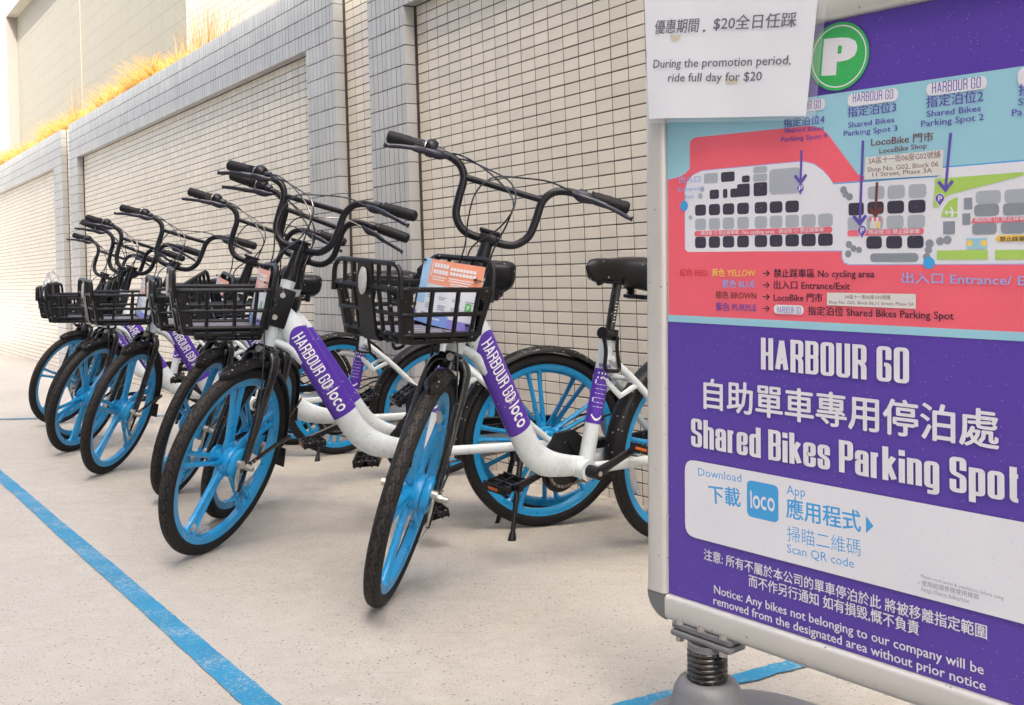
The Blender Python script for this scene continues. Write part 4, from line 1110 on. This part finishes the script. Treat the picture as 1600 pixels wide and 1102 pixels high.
for sx1, sz1 in ((0, 0), (1, 0), (0, 1), (1, 1)):
    cx = -.0015 if not sx1 else PW + .0015; cz = V0 - .0015 if not sz1 else V1 + .0015; dx = -1 if not sx1 else 1; dz = -1 if not sz1 else 1
    L = MB(); vs = []; ring_ = [(0, 0)] + [(0, .0455)] + [(.0455 * math.sin(R(t)), .0455 * math.cos(R(t))) for t in (15, 30, 45, 60, 75)] + [(.0455, 0)]
    for ly, sc2 in ((-.0095, .93), (-.006, 1.0), (.024, 1.0)):
        for (u, v) in ring_: vs.append((cx + dx * u * sc2, ly - (.001 if u + v == 0 else 0), cz + dz * v * sc2))
    k = len(ring_)
    L.add(vs, [[j * k + i, j * k + (i + 1) % k, (j + 1) * k + (i + 1) % k, (j + 1) * k + i] for j in range(2) for i in range(k)] + [list(range(k)), [2 * k + i for i in range(k)][::-1]], False)
    outward(L.build('corner_cap', grayp, sign))
L = MB(); L.box((PW / 2, .012, (V0 + V1) / 2), (PW + .004, .020, V1 - V0 + .004)); L.build('back_panel', mat('back_panel', (.35, .35, .36), .5, var=.05), sign)

# poster -----------------------------------------------------------------------
def flat(name, col, rough=.32): return mat(name, col, rough, coat=.08, spec=.35, var=.035, vscale=3, specks=((.42, .40, .5), 420, .03))
PC = dict(purple=flat('poster_purple', (.100, .050, .38)), sky=flat('poster_sky', (.31, .59, .71)), red=flat('poster_red', (.86, .135, .185)), white=flat('poster_white', (.74, .76, .82)),
          dark=flat('poster_dark', (.050, .048, .075)), mid=flat('poster_grey', (.26, .29, .34)), light=flat('poster_light_grey', (.40, .44, .50)), green=flat('poster_green', (.05, .44, .12)),
          lime=flat('poster_lime', (.40, .62, .13)), blue=flat('poster_blue', (.055, .36, .74)), ink=flat('poster_violet_ink', (.12, .09, .42)), black=flat('poster_black', (.04, .03, .05)),
          brown=flat('poster_brown', (.16, .055, .05)), yellow=flat('poster_yellow', (.86, .60, .13)), pale=flat('poster_pale_blue', (.30, .42, .80)), cream=flat('poster_label', (.68, .68, .66)),
          ltxt=flat('poster_text_white', (.74, .74, .80)), pink=flat('poster_pink_red', (.80, .16, .22)), rtext=flat('poster_dark_red', (.62, .045, .07)))
L = MB(); L.box((PW / 2, .0012, (V0 + V1) / 2), (PW, .002, V1 - V0)); poster = L.build('poster', PC['purple'], sign)
lay = [0.0004]
_groups = {}
def emit(name, col, polys):
    """polys: list of (verts uv, faces); one flat printed shape"""
    lay[0] += .000006
    key = (name, col, len(_groups))
    mb = _groups.setdefault(key, MB())
    for vs, fs in polys:
        mb.add([(u, -lay[0], v) for u, v in vs], fs, False)
def poly(col, pts, name='map_shape'): p = [S(*q) for q in pts]; emit(name, col, [(p, [list(range(len(p)))])])
def polyuv(col, p, name='map_shape'): emit(name, col, [(p, [list(range(len(p)))])])
def quadr(col, x0, y0, x1, y1, r=.006, name='map_block', uv=False, slope=None):
    a, b_ = (S(x0, y0), S(x1, y1)) if not uv else ((x0, y0), (x1, y1))
    pts = rnd([(a[0], a[1], 0), (b_[0], a[1], 0), (b_[0], b_[1], 0), (a[0], b_[1], 0)], r, 4, True); polyuv(col, [(p.x, p.y) for p in pts], name)
def disc(col, cx, cy, r, name='map_dot', n=28, pxr=True):
    u, v = S(cx, cy)
    if pxr: r = abs(S(cx, cy - r)[1] - v)
    polyuv(col, [(u + r * math.cos(2 * math.pi * k / n), v + r * math.sin(2 * math.pi * k / n)) for k in range(n)], name); return u, v, r
def ring2(col, u, v, r, w_, n=40):
    p = [(u + (r + s * w_ / 2) * math.cos(2 * math.pi * k / n), v + (r + s * w_ / 2) * math.sin(2 * math.pi * k / n)) for s in (-1, 1) for k in range(n)]
    emit('map_ring', col, [(p, [[k, (k + 1) % n, n + (k + 1) % n, n + k] for k in range(n)])])
def line2(col, x0, y0, x1, y1, w_, name='map_arrow'):
    a, b_ = Vector(S(x0, y0)), Vector(S(x1, y1)); d = (b_ - a).normalized(); n = Vector((-d.y, d.x)) * w_ / 2
    polyuv(col, [tuple(a - n), tuple(b_ - n), tuple(b_ + n), tuple(a + n)], name)
def arrow(col, x0, y0, x1, y1):
    line2(col, x0, y0, x1, y1, .0042)
    b_ = Vector(S(x1, y1))
    for sg in (-1, 1): emit('map_arrow', col, [([(b_.x, b_.y - .006), (b_.x + sg * .0125, b_.y + .009), (b_.x + sg * .0085, b_.y + .012), (b_.x, b_.y + .002)], [[0, 1, 2, 3]])])
def put_text(col, st, wd, x0, y0, x1, y1, h, name='lettering'):
    a = Vector(S(x0, y0)); b_ = Vector(S(x1, y1)); sc_x = (b_ - a).length / wd; d = (b_ - a).normalized(); n = Vector((-d.y, d.x))
    hh = abs(S(x0, y0 - h)[1] - S(x0, y0)[1])
    lay[0] += .00001
    mb = _groups.setdefault((name, col, len(_groups)), MB())
    for q, (vs, fs) in enumerate(st):
        mb.add([(a.x + d.x * x * sc_x + n.x * y * hh, -lay[0] - q % 7 * .000001, a.y + d.y * x * sc_x + n.y * y * hh) for x, y in vs], fs, False)
def text(col, s, x0, y0, x1, y1, h, bold=.0, cap=.73):
    nc = sum(ord(c) > 0x2fff for c in s)
    if cap == .73 and nc: cap = .90 if nc > len(s) * .6 else .78; y0 -= h * .08; y1 -= h * .08
    vs, fs, wd = text_mesh(s, bold)
    m5 = 5 if bold > 0 else 1; nv = len(vs) // m5; nf = len(fs) // m5
    put_text(col, [([(x, y / cap) for x, y in vs[k * nv:(k + 1) * nv]], [[i - k * nv for i in f] for f in fs[k * nf:(k + 1) * nf]]) for k in range(m5)], wd, x0, y0, x1, y1, h)
def ctext(col, s, x0, y0, x1, y1, h, pen=(.11, .065), **k):
    st, wd = condensed(s, pen=pen, **k); put_text(col, st, wd, x0, y0, x1, y1, h)
UR = PW
# bands
vt = S(1280, 149.8)[1]; vb = S(1046.4, 502.7)[1]; vr = S(1046, 492)[1]
polyuv('sky', [(0, vb), (UR, vb), (UR, vt), (0, vt)], 'map_background')
rp = [S(*q) for q in [(1046, 281), (1060, 277), (1070, 272), (1078, 264), (1078, 224), (1080, 219), (1086, 215), (1262, 197), (1274, 198), (1285, 202), (1294, 210), (1341, 273), (1352, 276), (1352, 300)]]
polyuv('red', [(.0015, rp[0][1])] + rp[1:] + [(UR - .01, rp[-1][1] - .06), (UR - .01, vr + .02), (UR - .02, vr), (.0015, vr)], 'map_background')
wp = [S(*q) for q in [(1075, 394), (1071, 390), (1070.6, 300), (1074, 285), (1083, 274), (1097, 267.5), (1247, 253.4), (1258, 253.4), (1272, 257), (1286, 267), (1296, 278), (1302, 287.5), (1386, 281), (1466, 275.5), (1473, 261.9), (1600, 251)]]
wb = [S(*q) for q in [(1600, 412), (1327, 413), (1320, 410), (1316.5, 403), (1316.5, 391.5)]]
polyuv('pale', [(u - .0012 if i < 4 else u, v + .0012) for i, (u, v) in enumerate(wp)] + [(UR - .002, wp[-1][1] + .001), (UR - .002, wb[0][1] - .0016)] + [(u - .0014, v - .0014) for u, v in wb], 'map_outline')
polyuv('white', wp + [(UR - .002, wp[-1][1]), (UR - .002, wb[0][1])] + wb, 'map_ground')
line2('blue', 1302, 287.5, 1465, 275.2, .0018, 'map_outline'); line2('blue', 1473, 261.6, 1600, 251, .0018, 'map_outline')
Z1 = lambda x, y: (1050 + x / 5.333, 230 + y / 5.333)
Z2 = lambda x, y: (1300 + x / 5.333, 230 + y / 5.333)
def blocks(z, col, L_, r=.004):
    for (x0, y0, x1, y1) in L_: quadr(col, *z(x0, y0), *z(x1, y1), r=r)
for i, (x0, x1) in enumerate(((193, 285), (308, 402), (424, 520), (544, 643), (690, 795), (815, 922), (946, 1060), (1080, 1200), (1218, 1342))):
    t = (x0 - 193) / 1150
    if i < 7: quadr('dark', *Z1(x0, 482 - 50 * t), *Z1(x1, 570 - 42 * t))
    quadr('light', *Z1(x0, 598 - 46 * t), *Z1(x1, 692 - 36 * t)); quadr('dark', *Z1(x0, 748 - 30 * t), *Z1(x1, 842 - 22 * t))
quadr('pink', *Z1(188, 700), *Z1(1338, 715), r=.012, name='map_strip')
blocks(Z1, 'light', [(268, 222, 384, 298), (678, 166, 795, 212), (678, 228, 795, 282)]); quadr('light', *Z1(812, 188), *Z1(1072, 382), r=.008)
blocks(Z1, 'dark', [(410, 212, 524, 284), (584, 240, 650, 292), (315, 358, 394, 430), (426, 350, 464, 424), (544, 310, 650, 410), (488, 348, 560, 416), (682, 298, 795, 404)])
for (x, y, r_) in ((255, 352, 22), (238, 408, 24), (156, 588, 20)): disc('light', *Z1(x, y), r_ / 5.3)
for (x, y, r_) in ((98, 357, 30), (115, 392, 28), (150, 415, 30), (143, 812, 30), (182, 845, 28), (228, 856, 26), (137, 890, 30), (815, 805, 36), (805, 858, 32), (790, 915, 32), (902, 785, 34), (963, 775, 36)): disc('mid', *Z2(x, y), r_ / 5.3)
for i, x0 in enumerate((300, 465, 640)):
    t = i / 3; w2 = 140 + 12 * t
    quadr('light', *Z2(x0, 330 - 26 * t), *Z2(x0 + w2, 430 - 16 * t)); quadr('dark', *Z2(x0 - 3, 458 - 22 * t), *Z2(x0 + w2 - 6, 555 - 14 * t))
    quadr('light', *Z2(x0 - 10, 578 - 14 * t), *Z2(x0 + w2 - 10, 680 - 10 * t)); quadr('dark', *Z2(x0 - 12, 745 - 8 * t), *Z2(x0 + w2 - 22, 846 - 6 * t))
blocks(Z2, 'dark', [(140, 468, 268, 566)]); blocks(Z2, 'light', [(132, 588, 250, 688)])
quadr('mid', *Z2(320, 886), *Z2(722, 956), r=.007)
quadr('pink', *Z2(130, 694), *Z2(768, 728), r=.012, name='map_strip')
blocks(Z2, 'mid', [(1102, 424, 1172, 518), (1088, 554, 1156, 648), (928, 620, 1028, 724)], r=.001)
for i, x0 in enumerate((1200, 1440)):
    quadr('light', *Z2(x0, 368 - 12 * i), *Z2(x0 + 210, 466 - 8 * i)); quadr('mid', *Z2(x0 - 14, 482 - 12 * i), *Z2(x0 + 196, 570 - 8 * i)); quadr('mid', *Z2(x0 - 30, 634 - 8 * i), *Z2(x0 + 176, 726 - 8 * i))
a = S(*Z2(1178, 592)); b_ = S(*Z2(1600, 622)); polyuv('pink', [(a[0], a[1]), (a[0] - .003, a[1] - .007), (a[0], b_[1]), (UR - .004, b_[1]), (UR - .004, a[1])], 'map_strip')
a = S(*Z2(1385, 735)); b_ = S(*Z2(1600, 786)); polyuv('yellow', [(a[0], a[1]), (a[0] - .004, (a[1] + b_[1]) / 2), (a[0], b_[1]), (UR - .004, b_[1]), (UR - .004, a[1])], 'map_strip')
poly('lime', [Z2(862, 265), Z2(1600, 208), Z2(1600, 235), Z2(985, 395), Z2(930, 430), Z2(895, 500), Z2(846, 502)], 'map_lawn')
poly('lime', [Z2(1050, 415), Z2(1046, 582), Z2(912, 582), Z2(935, 500), Z2(980, 445)], 'map_lawn')
quadr('lime', *Z2(876, 862), *Z2(1302, 936), r=.001, name='map_lawn'); a = S(*Z2(1360, 858)); b_ = S(*Z2(1600, 936)); polyuv('lime', [(a[0], a[1]), (a[0], b_[1]), (UR - .004, b_[1]), (UR - .004, a[1])], 'map_lawn')
quadr('sky', *Z2(1122, 760), *Z2(1296, 846), r=.001, name='map_court'); disc('yellow', *Z2(1150, 800), 5); disc('yellow', *Z2(1268, 800), 5)
for q in (((945, 535), (1050, 540), (1050, 550), (945, 552)), ((985, 495), (1000, 500), (1022, 545), (1005, 590), (990, 588), (1003, 545)), ((948, 522), (958, 522), (965, 562), (952, 562))): poly('white', [Z2(*p) for p in q], 'map_aeroplane')
# pins
def pin(x, y, r_=6.3):
    u, v, rr = disc('white', x, y, r_ + .9, 'map_pin'); polyuv('white', [(u - rr, v), (u, v - rr * 2.0), (u + rr, v)], 'map_pin')
    u, v, rr = disc('ink', x, y, r_, 'map_pin'); polyuv('ink', [(u - rr * .95, v - rr * .2), (u, v - rr * 1.75), (u + rr * .95, v - rr * .2)], 'map_pin')
    st, wd = condensed('P', pen=(.1, .08)); put_text('ltxt', st, wd, x - 2.6, y + 4.2, x + 3.4, y + 4.1, 8)
pin(1251, 294); pin(1347.5, 360, 7); pin(1469, 310, 7)
arrow('ink', 1253, 235, 1251.5, 284); arrow('ink', 1349, 220, 1344, 348); arrow('ink', 1486, 208, 1478, 295); arrow('brown', 1371, 285, 1368.5, 335)
# little shop picture
quadr('cream', 1360, 345, 1376, 357, r=.001, name='shop_icon')
for k in range(5): quadr('pink' if k % 2 == 0 else 'white', 1359 + k * 3.6, 340, 1362.6 + k * 3.6, 346, r=.0008, name='shop_icon')
quadr('yellow', 1370, 347, 1374, 357, r=.0005, name='shop_icon')
disc('blue', 1069.5, 322, 8); disc('blue', 1452, 411, 9.5)
# text on the map
def pill(x0, y0, x1, y1): quadr('ltxt', x0, y0, x1, y1, r=.02, name='name_pill')
pill(1325, 148, 1404, 157.5); ctext('ink', 'HARBOUR GO', 1333, 160.5, 1396, 154.5, 14.5, pen=(.06, .045)); pill(1448, 131.5, 1543, 138.5); ctext('ink', 'HARBOUR GO', 1457, 146.5, 1533, 137.5, 17, pen=(.06, .045))
pill(1222, 163, 1290, 171); ctext('ink', 'HARBOUR GO', 1229, 174, 1283, 169.5, 13, pen=(.06, .045)); pill(1590, 106, 1680, 127)
text('ink', '指定泊位4', 1225, 200, 1289, 193, 13.5, .012); text('ink', 'Shared Bikes', 1226, 208, 1288, 203.5, 7.2, .01); text('ink', 'Parking Spot 4', 1221, 222, 1293, 215.5, 7.5, .01)
text('ink', '指定泊位3', 1325, 184, 1401, 175, 15.5, .012); text('ink', 'Shared Bikes', 1326, 200, 1398, 191, 8.6, .01); text('ink', 'Parking Spot 3', 1319, 213, 1403, 204.5, 8.6, .01)
text('ink', '指定泊位2', 1448, 169, 1537, 159, 18, .012); text('ink', 'Shared Bikes', 1449, 183, 1533, 174, 10, .01); text('ink', 'Parking Spot 2', 1440, 198.5, 1538, 187.5, 10, .01)
text('ink', '指', 1592, 150, 1612, 148, 18, .012); text('ink', 'Sh', 1592, 165, 1608, 163, 11, .01); text('ink', 'Pa', 1582, 182, 1598, 180, 11, .01)
text('brown', 'LocoBike 門市', 1362, 229, 1459, 220.5, 12, .008); text('brown', 'LocoBike Shop', 1375, 240, 1449, 231.5, 8.2, .006)
a = S(1353, 251); b_ = S(1475, 275); polyuv('cream', [S(1353, 246), S(1475, 234), S(1473, 274), S(1351, 281)], 'address_label')
text('brown', '3A區十一街06座G02號舖', 1358, 257, 1470, 246.5, 9, .004); text('brown', 'Shop No. G02, Block 06', 1356, 269, 1467, 260, 7.6, .004); text('brown', '11 Street, Phase 3A', 1364, 276.5, 1457, 269.5, 7, .004)
text('pale', '出入口', 1062, 286, 1095, 285, 10, .012); text('pale', 'Entrance/', 1060, 299.5, 1098, 297, 6.5, .008); text('pale', 'Exit', 1071, 311, 1085, 310, 6.5, .008)
text('ltxt', '商店街 ⓘ 禁止踩單車', 1096, 367.5, 1155, 366, 6.0, .012); text('ltxt', 'No cycling area', 1161, 366, 1211, 364.8, 6.0, .012); text('ltxt', '商店街 ⓘ 禁止踩單車', 1218, 364.8, 1288, 362, 6.6, .012)
text('ltxt', '商店街 ⓘ 禁止踩單車', 1358, 366.5, 1438, 365, 7, .012); text('ltxt', '商店街 ⓘ 禁止踩單車', 1524, 347, 1612, 344, 7.4, .012); text('black', '禁止踩單車', 1563, 377.5, 1612, 377, 7.6, .012)
text('rtext', '紅色 RED,', 1063, 431.5, 1107.5, 432, 10, .004); text('yellow', '黃色 YELLOW', 1113, 431.8, 1181, 432.5, 10.3, .014)
text('pale', '藍色 BLUE', 1130, 449, 1180, 450, 10.3, .014); text('brown', '棕色 BROWN', 1119, 466.5, 1182.5, 468, 10.5, .004); text('ink', '紫色 PURPLE', 1119, 485, 1182.5, 487, 10.8, .010)
for y in (427.5, 445.7, 464.2, 482.5): text('black', '→', 1193, y + 4.5, 1203.5, y + 4.7, 11, .012)
text('black', '禁止踩車區 No cycling area', 1210, 433.3, 1367, 434.5, 11.3, .012); text('black', '出入口 Entrance/Exit', 1210, 451.5, 1329, 453.5, 11.3, .012); text('black', 'LocoBike 門市', 1210, 471, 1286, 472, 11.3, .012)
polyuv('cream', [S(1293, 457.3), S(1432, 459.5), S(1432, 482.8), S(1293, 477)], 'address_label')
text('brown', '3A區十一街06座G02號舖', 1321, 467, 1392, 468, 5.6, .004); text('brown', 'Shop No. G02, Block 06,11 Street, Phase 3A', 1296, 474.5, 1429, 478, 5.0, .004)
pill(1210, 476, 1257, 492); ctext('ink', 'HARBOUR GO', 1215, 489.5, 1252, 490.6, 10.5, pen=(.06, .045)); text('black', '指定泊位 Shared Bikes Parking Spot', 1263, 492, 1491, 500.5, 11.8, .012)
text('pale', '出入口 Entrance/ Exit', 1410, 442, 1632, 447.5, 14.5, .012)
# green P badge
u, v = S(1311, 88.5); rr = .0525
polyuv('green', [(u + rr * math.cos(2 * math.pi * k / 48), v + rr * math.sin(2 * math.pi * k / 48)) for k in range(48)], 'parking_badge'); ring2('ltxt', u, v, .0470, .0020)
GW[0] = .34; _st, _w = condensed('P', pen=(.135, .105), rr=.2); GW[0] = .40; put_text('ltxt', _st, _w, 1284, 119, 1337, 116, 57)
# lower purple part
GW[0] = .30; ctext('ltxt', 'HARBOUR GO', 1190, 577, 1421.5, 600, 49.5, pen=(.098, .055), gap=.075, space=.26, rr=.07)
text('ltxt', '自助單車專用停泊處', 1101, 634, 1561, 697, 41, .022, cap=.80)
ctext('ltxt', 'Shared Bikes Parking Spot', 1081, 697, 1598, 787, 44, pen=(.100, .058), gap=.065, space=.24, rr=.07); GW[0] = .40
a = S(1071, 716.5); b_ = S(1071, 836); quadr('white', a[0], a[1], .655, b_[1], r=.022, uv=True, name='download_panel')
text('blue', 'Download', 1092, 743, 1159.5, 753.5, 13, .0); text('blue', '下載', 1109, 783, 1158, 790, 26, .022, cap=.85)
quadr('blue', 1168, 749.5, 1217.5, 817.5, r=.010, name='app_icon')
st, wd = loco(.085); put_text('ltxt', st, wd, 1174, 793.5, 1212, 800, 27)
text('blue', 'App', 1230, 771.5, 1259.5, 776.5, 15, .0); text('blue', '應用程式', 1230, 806, 1346, 829, 29, .02, cap=.85)
polyuv('blue', [S(1354, 806), S(1366, 822), S(1354, 833)], 'arrow_mark')
text('blue', '掃瞄二維碼', 1231, 843, 1346, 867.5, 23, -.006, cap=.85); text('blue', 'Scan QR code', 1231, 863, 1335.5, 887.5, 14, 0)
text('mid', 'Please read terms & conditions before using', 1440, 902, 1569, 937, 5.5, .0); text('mid', '使用前請參閱使用條款', 1441, 914.5, 1531, 937, 8.5, .004); text('mid', 'http://loco.bike/tnc', 1441, 923.5, 1516, 943, 7.5, .0); text('mid', '*', 1434.5, 914, 1437.5, 915, 6, 0)
text('ltxt', '注意: 所有不屬於本公司的單車停泊於此 將被移離指定範圍', 1101, 872.5, 1543, 997, 15.5, .016, cap=.82)
text('ltxt', '而不作另行通知 如有損毀,慨不負責', 1171, 914, 1437, 991, 16.5, .016, cap=.82)
text('ltxt', 'Notice: Any bikes not belonging to our company will be', 1117, 926.5, 1538, 1054, 13.5, .014); text('ltxt', 'removed from the designated area without prior notice', 1116, 943.5, 1541, 1079.5, 13.5, .014)
for (nm, col, _), mb in _groups.items():
    o = mb.build(nm, PC[col], poster)

# feet: bolted plate, spring, water-filled base
for fx in (.082, PW - .082):
    zc = V0 - .0405
    fl = MB(); fl.box((fx, .006, zc - .008), (.128, .040, .010), bev=.002); fl.box((fx, .006, zc - .0205), (.132, .046, .011), bev=.004)
    for k in range(2): fl.box((fx - .045 + .09 * k, .006, zc + .002), (.02, .03, .016), bev=.002)
    mt_ = fl.build('mounting_plate', grayp, sign)
    for xx in (-.048, .0, .048):
        for za, zb_ in ((-.004, .006), (-.033, -.025)):
            bo = MB(); bo.cyl((fx + xx, -.010, zc + za), (fx + xx, -.010, zc + zb_), .0075, 6); bo.build('bolt', M['steel'], mt_)
    cl = MB(); cl.cyl((fx, .006, zc - .036), (fx, .006, zc - .026), .0345, 28); cl.build('collar', grayp, sign)
    sp = MB(); turns = 8.4; n = 200; z0, z1 = zc - .110, zc - .035
    sp.tube([(fx + .0305 * math.cos(2 * math.pi * turns * k / n), .006 + .0305 * math.sin(2 * math.pi * turns * k / n), z0 + (z1 - z0) * k / n) for k in range(n + 1)], .0050, 8)
    sp.cyl((fx, .006, z0 - .01), (fx, .006, z1 + .01), .0290, 24)
    sp.build('spring', mat('worn_black_steel', (.008, .008, .009), .25, dust=((.10, .09, .08), .9), specks=((.5, .48, .45), 300, .10)), sign)
base = MB(); vs = []
bz0 = -.665; top = V0 - .0405 - .088
for fx in (.082, PW - .082):
    base.v and None
    nn = 36; prof = [(.030, top - .012), (.033, top - .002), (.040, top), (.050, top - .004), (.058, top - .018), (.064, top - .045), (.078, top - .062), (.095, top - .070)]
    o = len(prof); vv = []
    for k in range(nn):
        a = 2 * math.pi * k / nn
        for (r_, z) in prof: vv.append((fx + r_ * math.cos(a), .006 + r_ * math.sin(a), z))
    base.add(vv, [[k * o + j, ((k + 1) % nn) * o + j, ((k + 1) % nn) * o + j + 1, k * o + j + 1] for k in range(nn) for j in range(o - 1)], True)
    base.cyl((fx, .006, top - .075), (fx, .006, top - .010), .0325, 24)
secs = []; X0, X1 = -.045, PW + .045; ns = 40; cs = 28; vv = []
for i in range(ns + 1):
    t = i / ns; X = X0 + (X1 - X0) * t; e = math.sqrt(max(.0, 1 - (abs(2 * t - 1)) ** 5)) ; hw = .02 + .225 * e; hh = top - .052 - .010 * math.sin(math.pi * t)
    for k in range(cs):
        a = math.pi * k / (cs - 1); cx_ = math.cos(a); sv = math.sin(a)
        zz = bz0 + (hh - bz0) * (sv ** .38) * (.35 + .65 * e) * (1 - .38 * abs(cx_) ** 1.5)
        vv.append((X, .006 + hw * math.copysign(abs(cx_) ** .9, cx_), zz))
base.add(vv, [[i * cs + k, (i + 1) * cs + k, (i + 1) * cs + k + 1, i * cs + k + 1] for i in range(ns) for k in range(cs - 1)] + [[k for k in range(cs)], [ns * cs + k for k in range(cs)][::-1]], True)
bo_ = base.build('water_base', grayp, sign)

# printed notice in a clear sleeve, taped over the sign's top left corner
nm_ = empty('paper_notice', SM, 'white promotion notice in a clear sleeve over the sign\'s top left corner', 'notice')
NOFF = .016
def NQ(px, py): u, v = S(px, py, NOFF); return u, v
TL, TR, BL, BR = NQ(1006, -22), NQ(1281, -32), NQ(1016, 186), NQ(1258, 181)
def sheet(mb, tl, tr, bl, br, off, n=14, m=8, curl=.004):
    vs = []
    for j in range(m + 1):
        for i in range(n + 1):
            a, b2 = i / n, j / m
            p = Vector(tl).lerp(Vector(tr), a).lerp(Vector(bl).lerp(Vector(br), a), b2)
            vs.append((p.x, -(off + curl * math.sin(a * 3.1 + 1) * b2 + .0025 * math.sin(a * 9) * b2), p.y))
    mb.add(vs, [[j * (n + 1) + i, (j + 1) * (n + 1) + i, (j + 1) * (n + 1) + i + 1, j * (n + 1) + i + 1] for j in range(m) for i in range(n)], True)
mb = MB(); sheet(mb, TL, TR, BL, BR, NOFF); mb.build('paper', mat('notice_paper', (.80, .82, .87), .5, var=.02, vscale=20), nm_)
slv = mat('clear_sleeve', (.9, .93, .95), .08, trans=.0, alpha=.16, coat=.6, bump=.0008, bscale=60)
mb = MB(); e_ = .008
sheet(mb, (TL[0] - e_ * .3, TL[1] + e_), (TR[0] + e_ * 2.2, TR[1] + e_), (BL[0] - e_ * .3, BL[1] - e_), (BR[0] + e_ * 2.2, BR[1] - e_), NOFF + .0018)
mb.build('sleeve', slv, nm_)
nk = mat('notice_ink', (.03, .03, .09), .5)
def ntext(s, x0, y0, x1, y1, h, bold, cap=.73, c=nk):
    vs, fs, wd = text_mesh(s, bold); a, b2 = Vector(NQ(x0, y0)), Vector(NQ(x1, y1)); sc = (b2 - a).length / wd; d = (b2 - a).normalized(); n = Vector((-d.y, d.x)); hh = abs(NQ(x0, y0 - h)[1] - a.y) / cap
    m = MB()
    tlv, trv, blv, brv = map(Vector, (TL, TR, BL, BR)); out = []
    nv = len(vs) // (5 if bold > 0 else 1)
    for iv, (x, y) in enumerate(vs):
        p = a + d * x * sc + n * y * hh; lft = iv // nv * .000003
        ua = (p.x - tlv.x) / (trv.x - tlv.x); vb_ = (tlv.y - p.y) / (tlv.y - blv.y)
        out.append((p.x, -(NOFF + .004 * math.sin(ua * 3.1 + 1) * vb_ + .0025 * math.sin(ua * 9) * vb_ + .0009 + lft), p.y))
    m.add(out, fs); m.build('lettering', c, nm_)
ntext('優惠期間', 1024, 52, 1092, 49, 19, .010, .82); ntext(',', 1099, 49, 1103, 49, 13, .02); ntext('$20全日任踩', 1115, 46, 1244, 40.5, 19, .012, .80)
ntext('During the promotion period,', 1023, 107, 1236, 101, 13.5, .010); ntext('ride full day for $20', 1047, 128.5, 1190, 126, 13.5, .010)
tp = mat('yellowed_tape', (.62, .55, .38), .4)
for (x, y, w2, h2) in ((1050, 56, 16, 8), (1133, 124, 22, 6)):
    m = MB(); p = [NQ(x, y), NQ(x + w2, y - 2), NQ(x + w2 - 3, y + h2), NQ(x + 2, y + h2 + 2)]
    m.add([(u, -(NOFF + .004 * math.sin((u - TL[0]) / (TR[0] - TL[0]) * 3.1 + 1) * (TL[1] - v) / (TL[1] - BL[1]) + .0025 * math.sin((u - TL[0]) / (TR[0] - TL[0]) * 9) * (TL[1] - v) / (TL[1] - BL[1]) + .0006), v) for u, v in p], [[0, 1, 2, 3]]); m.build('tape', tp, nm_)
